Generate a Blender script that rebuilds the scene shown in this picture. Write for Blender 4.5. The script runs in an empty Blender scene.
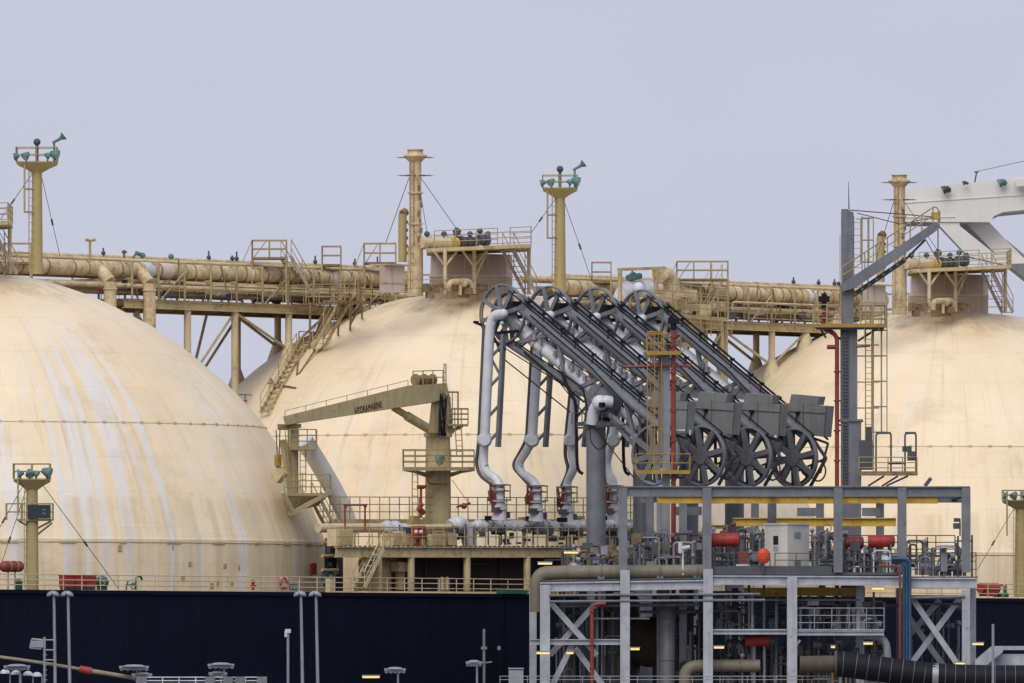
import bpy, math, random
from mathutils import Vector as V, Matrix
R = math.radians
rnd = random.Random(7)
sc = bpy.context.scene
col = sc.collection
# ------------------------------------------------------------------ camera, sky, sun, exposure
F = 11108.0; HOR = 680.0; ZC = 10.3          # focal length in pixels, horizon row, eye height above the water
cam = bpy.data.cameras.new('camera'); co = bpy.data.objects.new('camera', cam); col.objects.link(co)
co.location = (0, 0, ZC); co.rotation_euler = (R(90), 0, 0)
cam.sensor_width = 36; cam.lens = F*36/1024; cam.shift_y = (HOR-341.5)/1024; cam.clip_start = 5; cam.clip_end = 30000
sc.camera = co
w = bpy.data.worlds.new('World'); sc.world = w; w.use_nodes = True
nt = w.node_tree; nt.nodes.clear()
SUN_EL, SUN_AZ = 46, 196                      # degrees, azimuth clockwise from +Y
out = nt.nodes.new('ShaderNodeOutputWorld'); bg = nt.nodes.new('ShaderNodeBackground')
sky = nt.nodes.new('ShaderNodeTexSky'); sky.sky_type = 'NISHITA'; sky.sun_disc = False
sky.sun_elevation = R(SUN_EL); sky.sun_rotation = R(SUN_AZ); sky.dust_density = 4; sky.air_density = 1.2
tc = nt.nodes.new('ShaderNodeTexCoord'); nz = nt.nodes.new('ShaderNodeTexNoise'); nz.inputs['Scale'].default_value = 11; nz.inputs['Detail'].default_value = 4
mp = nt.nodes.new('ShaderNodeMapping'); mp.inputs['Scale'].default_value = (1, 1, 2.2)
cr = nt.nodes.new('ShaderNodeValToRGB')
cr.color_ramp.elements[0].position = .3; cr.color_ramp.elements[0].color = (4.80, 5.04, 6.22, 1)
cr.color_ramp.elements[1].position = .7; cr.color_ramp.elements[1].color = (5.22, 5.38, 6.38, 1)
mx = nt.nodes.new('ShaderNodeMix'); mx.data_type = 'RGBA'; mx.inputs['Factor'].default_value = .93
nt.links.new(tc.outputs['Generated'], mp.inputs['Vector']); nt.links.new(mp.outputs[0], nz.inputs['Vector'])
nt.links.new(nz.outputs['Fac'], cr.inputs[0]); nt.links.new(sky.outputs[0], mx.inputs['A']); nt.links.new(cr.outputs[0], mx.inputs['B'])
nt.links.new(mx.outputs['Result'], bg.inputs[0]); bg.inputs[1].default_value = .1
nt.links.new(bg.outputs[0], out.inputs[0])
sl = bpy.data.lights.new('sun', 'SUN'); sl.energy = 1.5; sl.angle = R(48); sl.color = (1, .93, .82)
so = bpy.data.objects.new('sun', sl); col.objects.link(so)
sdir = V((math.sin(R(SUN_AZ))*math.cos(R(SUN_EL)), math.cos(R(SUN_AZ))*math.cos(R(SUN_EL)), math.sin(R(SUN_EL))))
so.rotation_euler = sdir.to_track_quat('Z', 'Y').to_euler(); so.location = (0, 300, 200)
sc.view_settings.view_transform = 'Standard'; sc.view_settings.look = 'None'; sc.view_settings.exposure = .24; sc.view_settings.gamma = 1
sc.render.engine = 'CYCLES'

# ------------------------------------------------------------------ places
DX, DY = .6640, .7477; NX, NY = DY, -DX       # ship direction and the direction from its centreline to the jetty
P0 = V((-30.3, 607.0))
def SH(u, v, z): return V((P0.x+DX*u+NX*v, P0.y+DY*u+NY*v, z+ZC))
def W(px, py, Y): return V(((px-512)*Y/F, Y, ZC+(HOR-py)*Y/F))
def SV(px, py, v):                            # a point of the vertical plane v metres off the centreline
    a = (px-512)/F; t = (v+P0.x*NX+P0.y*NY)/(a*NX+NY); return W(px, py, t)
def SU(px, py, u):                            # a point of the athwartships plane u
    a = (px-512)/F; t = (u+P0.x*DX+P0.y*DY)/(a*DX+DY); return W(px, py, t)
def uv(p): q = V((p.x, p.y))-P0; return q.x*DX+q.y*DY, q.x*NX+q.y*NY
D3 = V((DX, DY, 0)); N3 = V((NX, NY, 0)); UP = V((0, 0, 1)); XX = V((1, 0, 0)); YY = V((0, 1, 0))
TS = 42.6; TU = [0, TS, 2*TS, 3*TS]
PROF = [(0, 361.5), (42, 361), (84, 356), (136, 339), (176, 319.5), (198, 307.5), (228, 286.5), (242, 275), (277, 244.4), (305, 213), (332, 171), (350, 139), (361, 112), (367.5, 95), (368, 88), (368, 40)]
PROF = [(a/18.3, b/18.3+2.4) for a, b in PROF]
def cmr(P, n=4):
    o = []
    for i in range(len(P)-1):
        p0, p1, p2, p3 = P[max(i-1, 0)], P[i], P[i+1], P[min(i+2, len(P)-1)]
        for k in range(n):
            t = k/n; o.append(tuple(.5*((2*p1[j])+(-p0[j]+p2[j])*t+(2*p0[j]-5*p1[j]+4*p2[j]-p3[j])*t*t+(-p0[j]+3*p1[j]-3*p2[j]+p3[j])*t**3) for j in (0, 1)))
    o.append(P[-1]); return o
PR = cmr(PROF)
def tz(r):                                    # dome height at radius r
    for a, b in zip(PR, PR[1:]):
        if a[0] <= r <= b[0] and b[0] > a[0]: return a[1]+(b[1]-a[1])*(r-a[0])/(b[0]-a[0])
    return 5.0
def trad(z):
    for a, b in zip(PR, PR[1:]):
        if b[1] <= z <= a[1] and a[1] > b[1]: return a[0]+(b[0]-a[0])*(a[1]-z)/(a[1]-b[1])
    return 20.1
def surf(u, v):
    return max(tz(math.hypot(u-t, v)) if math.hypot(u-t, v) < 20.1 else 5 for t in TU)
def on_tank(px, py, k, lift=0):               # first point of the dome that the line of sight through a pixel meets
    t = 560
    while t < 720:
        p = W(px, py, t); u, v = uv(p); r = math.hypot(u-TU[k], v)
        if r < 20.1 and p.z-ZC < tz(r): return W(px, py, t-lift)
        t += .1
    u0 = TU[k]; return SV(px, py, 2)

# ------------------------------------------------------------------ mesh builder
KEEP = ('rail', 'ladder', 'stairs', 'spike', 'cable', 'hose', 'lettering', 'screen_text', 'grille', 'coupler', 'weld', 'rib', 'wire', 'lamp', 'lens', 'walkway_deck', 'skirt', 'truss')
class MB:
    def __init__(s): s.v = []; s.f = []; s.sm = []; s.pc = []
    def add(s, vs, fs, smooth=False):
        s.pc.append((len(s.v), len(s.f)))
        b = len(s.v); s.v += [V(p) for p in vs]
        for f in fs: s.f.append([b+i for i in f]); s.sm.append(smooth)
        return s
    def hexa(s, p):
        return s.add(p, [(0, 3, 2, 1), (4, 5, 6, 7), (0, 1, 5, 4), (1, 2, 6, 5), (2, 3, 7, 6), (3, 0, 4, 7)])
    def box(s, c, sx, sy, sz, ax=XX, az=UP):
        c = V(c); ax = V(ax).normalized(); az = V(az).normalized(); ay = az.cross(ax).normalized()
        a, b, d = ax*sx/2, ay*sy/2, az*sz/2
        return s.hexa([c-a-b-d, c+a-b-d, c+a+b-d, c-a+b-d, c-a-b+d, c+a-b+d, c+a+b+d, c-a+b+d])
    def beam(s, p, q, wd, h, up=UP):
        p, q = V(p), V(q); d = (q-p).normalized(); sd = d.cross(V(up))
        if sd.length < 1e-3: sd = d.cross(XX if abs(d.x) < .9 else YY)
        sd.normalize(); u2 = sd.cross(d)
        a, b = sd*wd/2, u2*h/2
        return s.hexa([p-a-b, p+a-b, p+a+b, p-a+b, q-a-b, q+a-b, q+a+b, q-a+b])
    def ibeam(s, p, q, wd, h, up=UP, t=.05):
        p, q = V(p), V(q); d = (q-p).normalized(); sd = d.cross(V(up))
        if sd.length < 1e-3: sd = d.cross(YY)
        sd.normalize(); u2 = sd.cross(d); o = u2*(h/2-t/2)
        s.beam(p+o, q+o, wd, t, u2); s.beam(p-o, q-o, wd, t, u2); s.beam(p, q, t*.7, h-2*t, u2); return s
    def tube(s, p, q, r, r2=None, n=8, cap=True):
        p, q = V(p), V(q); r2 = r if r2 is None else r2; d = q-p
        if d.length < 1e-6: return s
        d.normalize(); a = d.orthogonal().normalized(); b = d.cross(a)
        ring = [(math.cos(2*math.pi*i/n), math.sin(2*math.pi*i/n)) for i in range(n)]
        v1 = [p+(a*x+b*y)*r for x, y in ring]; v2 = [q+(a*x+b*y)*r2 for x, y in ring]
        s.add(v1+v2, [(i, (i+1) % n, n+(i+1) % n, n+i) for i in range(n)], True)
        if cap: s.add(v1, [tuple(range(n))[::-1]]); s.add(v2, [tuple(range(n))])
        return s
    def path(s, pts, r, bend=0, n=8):
        pts = [V(p) for p in pts]
        if bend:
            o = [pts[0]]
            for a, b, c in zip(pts, pts[1:], pts[2:]):
                l1 = min(bend, (a-b).length*.48); l2 = min(bend, (c-b).length*.48)
                s0 = b+(a-b).normalized()*l1; s1 = b+(c-b).normalized()*l2
                for k in range(6):
                    t = k/5; o.append(s0*(1-t)**2+b*2*t*(1-t)+s1*t*t)
            o.append(pts[-1]); pts = o
        q = [pts[0]]
        for p in pts[1:]:
            if (p-q[-1]).length > 1e-4: q.append(p)
        pts = q; m = len(pts)
        if m < 2: return s
        a = (pts[1]-pts[0]).orthogonal().normalized(); vs = []
        for i in range(m):
            d = (pts[min(i+1, m-1)]-pts[max(i-1, 0)]).normalized()
            a = (a-d*a.dot(d)).normalized(); b = d.cross(a)
            vs += [pts[i]+(a*math.cos(2*math.pi*k/n)+b*math.sin(2*math.pi*k/n))*r for k in range(n)]
        s.add(vs, [(i*n+k, i*n+(k+1) % n, (i+1)*n+(k+1) % n, (i+1)*n+k) for i in range(m-1) for k in range(n)], True)
        s.add(vs[:n], [tuple(range(n))[::-1]]); s.add(vs[-n:], [tuple(range(n))]); return s
    def sph(s, c, r, n=12, m=8, sq=(1, 1, 1)):
        c = V(c); vs = []; fs = []
        for j in range(m+1):
            th = math.pi*j/m
            for i in range(n):
                ph = 2*math.pi*i/n; vs.append(c+V((math.sin(th)*math.cos(ph)*r*sq[0], math.sin(th)*math.sin(ph)*r*sq[1], math.cos(th)*r*sq[2])))
        for j in range(m):
            for i in range(n): fs.append((j*n+i, (j+1)*n+i, (j+1)*n+(i+1) % n, j*n+(i+1) % n))
        return s.add(vs, fs, True)
    def ring(s, c, axis, Rr, r, n=32, k=6):
        c = V(c); ax = V(axis).normalized(); a = ax.orthogonal().normalized(); b = ax.cross(a); vs = []
        for i in range(n):
            e = a*math.cos(2*math.pi*i/n)+b*math.sin(2*math.pi*i/n)
            for j in range(k):
                t = 2*math.pi*j/k; vs.append(c+e*(Rr+r*math.cos(t))+ax*r*math.sin(t))
        return s.add(vs, [(i*k+j, ((i+1) % n)*k+j, ((i+1) % n)*k+(j+1) % k, i*k+(j+1) % k) for i in range(n) for j in range(k)], True)
    def prism(s, poly, ext):
        n = len(poly); ext = V(ext); p = [V(q) for q in poly]
        return s.add(p+[q+ext for q in p], [tuple(range(n))[::-1], tuple(range(n, 2*n))]+[(i, (i+1) % n, n+(i+1) % n, n+i) for i in range(n)])
    def lathe(s, c, pr, n=24, axis=UP):
        c = V(c); ax = V(axis).normalized(); a = ax.orthogonal().normalized() if abs(ax.z) < .99 else XX; b = ax.cross(a)
        vs = [c+(a*math.cos(2*math.pi*i/n)+b*math.sin(2*math.pi*i/n))*r+ax*z for r, z in pr for i in range(n)]
        return s.add(vs, [(j*n+i, j*n+(i+1) % n, (j+1)*n+(i+1) % n, (j+1)*n+i) for j in range(len(pr)-1) for i in range(n)], True)
    # guard rail along a polyline of floor points
    def rail(s, pts, h=1.05, step=1.3, r=.028, nr=3, ends=True):
        pts = [V(p) for p in pts]
        for j in range(nr):
            z = UP*h*(j+1)/nr
            for a, b in zip(pts, pts[1:]): s.tube(a+z, b+z, r, n=5, cap=False)
        for i, (a, b) in enumerate(zip(pts, pts[1:])):
            k = max(1, round((b-a).length/step))
            for q in range(k+(1 if i == len(pts)-2 else 0)):
                p = a.lerp(b, q/k); s.tube(p, p+UP*h, r*1.15, n=5, cap=False)
        return s
    def ladder(s, p, q, side, wd=.45, r=.03, step=.33):
        p, q = V(p), V(q); o = V(side).normalized()*wd/2
        s.tube(p-o, q-o, r, n=5); s.tube(p+o, q+o, r, n=5)
        k = max(1, int((q-p).length/step))
        for i in range(1, k): c = p.lerp(q, i/k); s.tube(c-o, c+o, r*.7, n=4, cap=False)
        return s
    def cage(s, p, q, back, side, wd=.8, r=.028, step=1.6):
        p, q = V(p), V(q); b = V(back).normalized(); sd = V(side).normalized()
        offs = [sd*wd/2, sd*wd/2+b*wd*.6, b*wd*.95, -sd*wd/2+b*wd*.6, -sd*wd/2]
        for o in offs: s.tube(p+o, q+o, r, n=5)
        k = max(1, int((q-p).length/step))
        for i in range(k+1):
            c = p.lerp(q, i/k)
            for o1, o2 in zip(offs, offs[1:]): s.tube(c+o1, c+o2, r, n=5, cap=False)
        return s
    def stairs(s, p, q, side, wd=.8, hr=1.0, t=.05, rails=True, step=.28):
        p, q = V(p), V(q); o = V(side).normalized()*wd/2
        for sg in (-1, 1):
            s.beam(p+o*sg, q+o*sg, t, .22)
            if rails:
                s.tube(p+o*sg+UP*hr, q+o*sg+UP*hr, .03, n=5)
                s.tube(p+o*sg+UP*hr*.5, q+o*sg+UP*hr*.5, .022, n=5)
                k = max(2, int((q-p).length/1.3))
                for i in range(k+1): c = p.lerp(q, i/k)+o*sg; s.tube(c, c+UP*hr, .028, n=5, cap=False)
        k = max(2, int(abs(q.z-p.z)/step)); hd = V((q.x-p.x, q.y-p.y, 0))
        if hd.length < .01: hd = V((0, 1, 0))
        for i in range(k+1): c = p.lerp(q, i/k); s.box(c, .22, wd-.06, .035, hd)
        return s
    def pieces(s):                                  # groups of touching pieces, each to become a part of its own
        n = len(s.pc); en = s.pc[1:]+[(len(s.v), len(s.f))]; bb = []
        for (a, _), (c, _) in zip(s.pc, en):
            q = s.v[a:c]; bb.append([min(p[i] for p in q)-.02 for i in range(3)]+[max(p[i] for p in q)+.02 for i in range(3)])
        par = list(range(n))
        def fd(i):
            while par[i] != i: par[i] = par[par[i]]; i = par[i]
            return i
        for i in range(n):
            for j in range(i):
                A, B_ = bb[i], bb[j]
                if all(A[q] <= B_[q+3] and B_[q] <= A[q+3] for q in range(3)): par[fd(i)] = fd(j)
        gr = {}
        for i in range(n): gr.setdefault(fd(i), []).append(i)
        out = []
        for g in gr.values():
            m = MB()
            for i in g:
                (a, f0), (c, f1) = s.pc[i], en[i]
                m.add(s.v[a:c], [[x-a for x in f] for f in s.f[f0:f1]]); m.sm[-(f1-f0):] = s.sm[f0:f1]
            out.append(m)
        return out
    def build(s, name, m, parent=None, loc=None):
        if parent is not None and 1 < len(s.pc) < 400 and not any(k in name for k in KEEP):
            g = s.pieces()
            if 1 < len(g) <= 90:
                return [x.build1(name, m, parent) for x in g][0]
        return s.build1(name, m, parent, loc)
    def build1(s, name, m, parent=None, loc=None):
        base = V((0, 0, 0))
        if parent is not None: base = wloc(parent)
        elif loc is not None: base = V(loc)
        elif s.v:
            xs = [p.x for p in s.v]; ys = [p.y for p in s.v]; base = V(((min(xs)+max(xs))/2, (min(ys)+max(ys))/2, min(p.z for p in s.v)))
        me = bpy.data.meshes.new(name); me.from_pydata([p-base for p in s.v], [], s.f)
        me.polygons.foreach_set('use_smooth', s.sm); me.update()
        o = bpy.data.objects.new(name, me); col.objects.link(o); me.materials.append(m)
        if parent is None: o.location = base
        else: o.parent = parent; 
        if parent is None: LOC[o.name] = base
        else: LOC[o.name] = base
        return o
LOC = {}
def wloc(o): return LOC[o.name]
def thing(name, label, cat, loc, group=None):
    o = bpy.data.objects.new(name, None); col.objects.link(o); o.location = loc; LOC[o.name] = V(loc)
    o.empty_display_size = .5
    o['label'] = label; o['category'] = cat
    if group: o['group'] = group
    return o
def tag(o, label, cat, group=None):
    o['label'] = label; o['category'] = cat
    if group: o['group'] = group
    return o
def struct(o, kind='structure'): o['kind'] = kind; return o
def copy_thing(root, shift, label):
    def cp(o, par):
        c = o.copy(); col.objects.link(c)
        if par is not None: c.parent = par
        for ch in [x for x in bpy.data.objects if x.parent == o and x is not c]:
            cp(ch, c)
        return c
    r = cp(root, None); r.location = V(root.location)+V(shift); r['label'] = label; LOC[r.name] = r.location.copy()
    return r

# ------------------------------------------------------------------ materials
def mat(name, c, rough=.55, var=.12, scale=.8, rust=0., rcol=(.16, .07, .03), streak=0., metal=0., bump=0., scol=None):
    m = bpy.data.materials.new(name); m.use_nodes = True; t = m.node_tree; N = t.nodes; L = t.links
    b = N['Principled BSDF']; b.inputs['Roughness'].default_value = rough; b.inputs['Metallic'].default_value = metal
    ge = N.new('ShaderNodeNewGeometry'); src = ge.outputs['Position']
    n1 = N.new('ShaderNodeTexNoise'); n1.inputs['Scale'].default_value = scale; n1.inputs['Detail'].default_value = 6; n1.inputs['Roughness'].default_value = .65
    L.new(src, n1.inputs['Vector'])
    r1 = N.new('ShaderNodeMapRange'); r1.inputs[1].default_value = .3; r1.inputs[2].default_value = .7; r1.inputs[3].default_value = 1-var; r1.inputs[4].default_value = 1+var
    L.new(n1.outputs['Fac'], r1.inputs[0])
    mul = N.new('ShaderNodeVectorMath'); mul.operation = 'SCALE'; mul.inputs[0].default_value = c; L.new(r1.outputs[0], mul.inputs['Scale'])
    cur = mul.outputs[0]
    if streak:
        mp = N.new('ShaderNodeMapping'); mp.inputs['Scale'].default_value = (3.5, 3.5, .25); L.new(src, mp.inputs['Vector'])
        n2 = N.new('ShaderNodeTexNoise'); n2.inputs['Scale'].default_value = 1; n2.inputs['Detail'].default_value = 4; L.new(mp.outputs[0], n2.inputs['Vector'])
        r2 = N.new('ShaderNodeMapRange'); r2.inputs[1].default_value = .5; r2.inputs[2].default_value = .75; r2.inputs[4].default_value = streak; L.new(n2.outputs['Fac'], r2.inputs[0])
        m2 = N.new('ShaderNodeMix'); m2.data_type = 'RGBA'; L.new(r2.outputs[0], m2.inputs['Factor']); L.new(cur, m2.inputs['A']); m2.inputs['B'].default_value = (*(scol or [x*.45 for x in c]), 1); cur = m2.outputs['Result']
    if rust:
        n3 = N.new('ShaderNodeTexNoise'); n3.inputs['Scale'].default_value = 2.2; n3.inputs['Detail'].default_value = 8; n3.inputs['Roughness'].default_value = .75; L.new(src, n3.inputs['Vector'])
        r3 = N.new('ShaderNodeMapRange'); r3.inputs[1].default_value = .66-.22*rust; r3.inputs[2].default_value = .78-.12*rust; r3.inputs[4].default_value = .85; L.new(n3.outputs['Fac'], r3.inputs[0])
        m3 = N.new('ShaderNodeMix'); m3.data_type = 'RGBA'; L.new(r3.outputs[0], m3.inputs['Factor']); L.new(cur, m3.inputs['A']); m3.inputs['B'].default_value = (*rcol, 1); cur = m3.outputs['Result']
    L.new(cur, b.inputs['Base Color'])
    if bump:
        bp = N.new('ShaderNodeBump'); bp.inputs['Strength'].default_value = bump; bp.inputs['Distance'].default_value = .05; L.new(n1.outputs['Fac'], bp.inputs['Height']); L.new(bp.outputs[0], b.inputs['Normal'])
    return m
def emis(name, c, s):
    m = bpy.data.materials.new(name); m.use_nodes = True; b = m.node_tree.nodes['Principled BSDF']
    b.inputs['Base Color'].default_value = (*c, 1); b.inputs['Emission Color'].default_value = (*c, 1); b.inputs['Emission Strength'].default_value = s; return m
M = dict(
 beige=mat('beige_paint', (.52, .42, .235), .6, .22, .7, .65, streak=.35),
 beige_lt=mat('light_beige_paint', (.64, .53, .33), .6, .2, .7, .5, streak=.3),
 pipe=mat('pipeline_paint', (.62, .50, .30), .6, .25, 1.2, .75, (.26, .13, .05), streak=.4),
 crane=mat('crane_paint', (.50, .41, .225), .6, .15, .8, .45, streak=.45, scol=(.17, .11, .06)),
 rail=mat('rail_paint', (.40, .32, .17), .6, .25, 1.5, .5),
 rusty=mat('rusty_steel', (.24, .17, .09), .8, .35, 2, .8),
 mast=mat('mast_paint', (.42, .34, .15), .55, .1, .8, .25, streak=.25),
 pink=mat('pinkish_primer', (.62, .51, .43), .65, .1, .5, .2, streak=.3, scol=(.40, .32, .24)),
 stair=mat('pink_stair_paint', (.50, .40, .32), .65, .2, 2, .35),
 hull=mat('navy_hull_paint', (.0032, .0052, .017), .65, .25, .25, 0, streak=.6, scol=(.006, .011, .030)),
 grey=mat('grey_steel', (.17, .18, .205), .5, .22, .8, .45, (.07, .05, .04), streak=.4),
 dgrey=mat('dark_grey_steel', (.075, .08, .092), .5, .2, 1.2, .25, (.05, .035, .03), streak=.3),
 black=mat('black_rubber', (.009, .010, .015), .6, .2, 2),
 cwt=mat('counterweight_grey', (.20, .205, .205), .6, .1, .7, .1, (.07, .06, .05), streak=.5),
 white=mat('white_pipe_paint', (.62, .64, .70), .42, .12, 1, .12, (.25, .2, .15), streak=.3),
 wframe=mat('white_frame_paint', (.40, .42, .47), .5, .2, .8, .45, (.17, .12, .08), streak=.4),
 bridge=mat('bridge_white', (.76, .75, .72), .45, .05, .4, .08, (.4, .28, .18), streak=.15, scol=(.5, .45, .38)),
 yellow=mat('yellow_paint', (.58, .39, .06), .55, .22, 1, .55, streak=.35, scol=(.25, .17, .03)),
 red=mat('red_paint', (.36, .035, .03), .55, .25, 1.5, .3, (.12, .03, .02), streak=.4),
 dred=mat('dark_red_paint', (.22, .04, .03), .5, .2, 1.5, .2),
 orange=mat('orange_paint', (.55, .06, .02), .45, .08, 1.5),
 green=mat('green_paint', (.015, .12, .075), .5, .15, 1.5),
 teal=mat('teal_paint', (.10, .21, .20), .45, .2, 2),
 blue=mat('blue_paint', (.03, .085, .16), .55, .25, 1.2, .3, (.05, .05, .06), streak=.4),
 galv=mat('galvanised_steel', (.30, .31, .34), .45, .15, 1.5, 0, metal=.3),
 wire=mat('wire_rope', (.07, .065, .06), .6, .1, 2),
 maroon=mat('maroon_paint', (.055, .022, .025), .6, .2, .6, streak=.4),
 deck=mat('deck_paint', (.07, .035, .025), .8, .2, .5),
 concrete=mat('concrete', (.16, .155, .15), .85, .2, .6, streak=.4, bump=.3),
 cab=mat('cabinet_paint', (.66, .64, .59), .5, .06, .8, .05, streak=.25),
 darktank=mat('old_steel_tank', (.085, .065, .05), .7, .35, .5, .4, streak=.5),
 oyel=mat('worn_ochre_paint', (.36, .22, .045), .6, .2, 1.5, .5),
 pipe2=mat('weathered_grey_beige', (.20, .175, .13), .6, .2, .9, .4, streak=.5),
 glass=mat('dark_glass', (.02, .03, .04), .1, .05),
 rope=mat('mooring_rope', (.28, .24, .17), .9, .2, 4),
 lens=mat('lamp_lens', (.30, .40, .40), .2, .1, 3),
 lampy=emis('lit_warm_lamp', (1, .72, .25), .8),
)
M['black'].node_tree.nodes['Principled BSDF'].inputs['Specular IOR Level'].default_value = .2
M['hull'].node_tree.nodes['Principled BSDF'].inputs['Specular IOR Level'].default_value = .15
def tank_mat(ws=.68):
    m = bpy.data.materials.new('tank_paint'); m.use_nodes = True; t = m.node_tree; N = t.nodes; L = t.links
    b = N['Principled BSDF']; b.inputs['Roughness'].default_value = .5
    tcn = N.new('ShaderNodeTexCoord'); sx = N.new('ShaderNodeSeparateXYZ'); L.new(tcn.outputs['Object'], sx.inputs[0])
    def mth(op, a, bb=None, c=None):
        n = N.new('ShaderNodeMath'); n.operation = op
        for i, x in enumerate((a, bb, c)):
            if x is None: continue
            if isinstance(x, (int, float)): n.inputs[i].default_value = x
            else: L.new(x, n.inputs[i])
        return n.outputs[0]
    def rng(x, a, b_, c=0., d=1.):
        n = N.new('ShaderNodeMapRange'); n.inputs[1].default_value = a; n.inputs[2].default_value = b_; n.inputs[3].default_value = c; n.inputs[4].default_value = d; L.new(x, n.inputs[0]); return n.outputs[0]
    oi = N.new('ShaderNodeObjectInfo'); rn = mth('MULTIPLY', oi.outputs['Random'], 40)
    th = mth('ARCTAN2', sx.outputs['Y'], sx.outputs['X']); z = sx.outputs['Z']
    def vec(a, b_, c):
        n = N.new('ShaderNodeCombineXYZ')
        for i, x in enumerate((a, b_, c)):
            if isinstance(x, (int, float)): n.inputs[i].default_value = x
            else: L.new(x, n.inputs[i])
        return n.outputs[0]
    def noise(v, s, d=4, ro=.55):
        n = N.new('ShaderNodeTexNoise'); n.inputs['Scale'].default_value = s; n.inputs['Detail'].default_value = d; n.inputs['Roughness'].default_value = ro; L.new(v, n.inputs['Vector']); return n.outputs['Fac']
    def mix(f, a, c):
        n = N.new('ShaderNodeMix'); n.data_type = 'RGBA'; L.new(f, n.inputs['Factor'])
        if isinstance(a, tuple): n.inputs['A'].default_value = (*a, 1)
        else: L.new(a, n.inputs['A'])
        if isinstance(c, tuple): n.inputs['B'].default_value = (*c, 1)
        else: L.new(c, n.inputs['B'])
        return n.outputs['Result']
    big = noise(tcn.outputs['Object'], .12, 5, .6)
    c = mix(rng(big, .35, .65), (.82, .655, .43), (.90, .765, .545))
    # pale wash streaks running down the meridians, thinning out towards the top
    s1 = noise(vec(mth('MULTIPLY', th, 24), rn, mth('MULTIPLY', z, .05)), 1.0, 3, .6)
    zm = mth('MULTIPLY', rng(z, 18, 13.5), 1)
    c = mix(mth('MULTIPLY', rng(s1, .53, .61), mth('MULTIPLY', zm, ws)), c, (.73, .75, .79))
    s2 = noise(vec(mth('MULTIPLY', th, 34), 5, mth('MULTIPLY', z, .12)), 1.0, 4, .6)
    c = mix(mth('MULTIPLY', rng(s2, .55, .75), .45), c, (.52, .40, .24))
    # rust below the crown and spots
    s3 = noise(vec(mth('MULTIPLY', th, 7), 9, mth('MULTIPLY', z, .35)), 1.0, 6, .7)
    c = mix(mth('MULTIPLY', rng(s3, .5, .68), mth('MULTIPLY', rng(z, 18, 22), .55)), c, (.36, .23, .11))
    s4 = noise(tcn.outputs['Object'], .9, 8, .75)
    c = mix(mth('MULTIPLY', rng(s4, .64, .74), .6), c, (.45, .30, .14))
    # sharp runs below the weld ring, brown smears under the crown and along the skirt ring
    s6 = noise(vec(mth('MULTIPLY', th, 60), 13, mth('MULTIPLY', z, .25)), 1.0, 4, .7)
    under = mth('MULTIPLY', rng(z, 7.6, 11.2), rng(z, 11.4, 11.25))
    c = mix(mth('MULTIPLY', rng(s6, .55, .72), mth('MULTIPLY', under, .55)), c, (.40, .27, .13))
    s7 = noise(vec(mth('MULTIPLY', th, 5), 21, mth('MULTIPLY', z, .9)), 1.0, 7, .75)
    c = mix(mth('MULTIPLY', rng(s7, .48, .62), mth('MULTIPLY', rng(z, 17.6, 19.3), .7)), c, (.40, .27, .14))
    s8 = noise(tcn.outputs['Object'], .28, 9, .7)
    c = mix(mth('MULTIPLY', rng(s8, .54, .66), .38), c, (.58, .47, .31))
    s9 = noise(tcn.outputs['Object'], 3.5, 8, .8)
    c = mix(mth('MULTIPLY', rng(s9, .66, .72), .65), c, (.36, .22, .10))
    # skirt: blotchy repainted panels
    s5 = noise(vec(mth('MULTIPLY', th, 22), 3, mth('MULTIPLY', z, .02)), 1.0, 2)
    c = mix(mth('MULTIPLY', rng(s5, .45, .6), mth('MULTIPLY', rng(z, 7.5, 7.2), .5)), c, (.58, .50, .30))
    # welded plate seams
    br = N.new('ShaderNodeTexBrick'); br.inputs['Scale'].default_value = 1; br.inputs['Mortar Size'].default_value = .012; br.inputs['Brick Width'].default_value = 3.1; br.inputs['Row Height'].default_value = 1.9
    br.inputs['Color1'].default_value = (1, 1, 1, 1); br.inputs['Color2'].default_value = (.965, .965, .97, 1); br.inputs['Mortar'].default_value = (.86, .84, .80, 1)
    L.new(vec(mth('MULTIPLY', th, 20), z, 0), br.inputs['Vector'])
    mm = N.new('ShaderNodeMix'); mm.data_type = 'RGBA'; mm.blend_type = 'MULTIPLY'; mm.inputs['Factor'].default_value = 1; L.new(c, mm.inputs['A']); L.new(br.outputs['Color'], mm.inputs['B'])
    L.new(mm.outputs['Result'], b.inputs['Base Color'])
    bp = N.new('ShaderNodeBump'); bp.inputs['Strength'].default_value = .5; bp.inputs['Distance'].default_value = .22
    L.new(noise(tcn.outputs['Object'], .35, 4), bp.inputs['Height']); L.new(bp.outputs[0], b.inputs['Normal'])
    return m
M['tank'] = tank_mat(); M['tank_plain'] = tank_mat(.2)
def water_mat():
    m = bpy.data.materials.new('harbour_water'); m.use_nodes = True; t = m.node_tree; b = t.nodes['Principled BSDF']
    b.inputs['Base Color'].default_value = (.02, .035, .04, 1); b.inputs['Roughness'].default_value = .12
    n = t.nodes.new('ShaderNodeTexNoise'); n.inputs['Scale'].default_value = .8; n.inputs['Detail'].default_value = 6
    g = t.nodes.new('ShaderNodeNewGeometry'); t.links.new(g.outputs['Position'], n.inputs['Vector'])
    bp = t.nodes.new('ShaderNodeBump'); bp.inputs['Strength'].default_value = .6; bp.inputs['Distance'].default_value = .4
    t.links.new(n.outputs['Fac'], bp.inputs['Height']); t.links.new(bp.outputs[0], b.inputs['Normal']); return m
# ================================================================== setting: water
b = MB(); b.add([(-9000, -200, 0), (9000, -200, 0), (9000, 26000, 0), (-9000, 26000, 0)], [(0, 1, 2, 3)])
struct(b.build('harbour_water', water_mat()))
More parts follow.
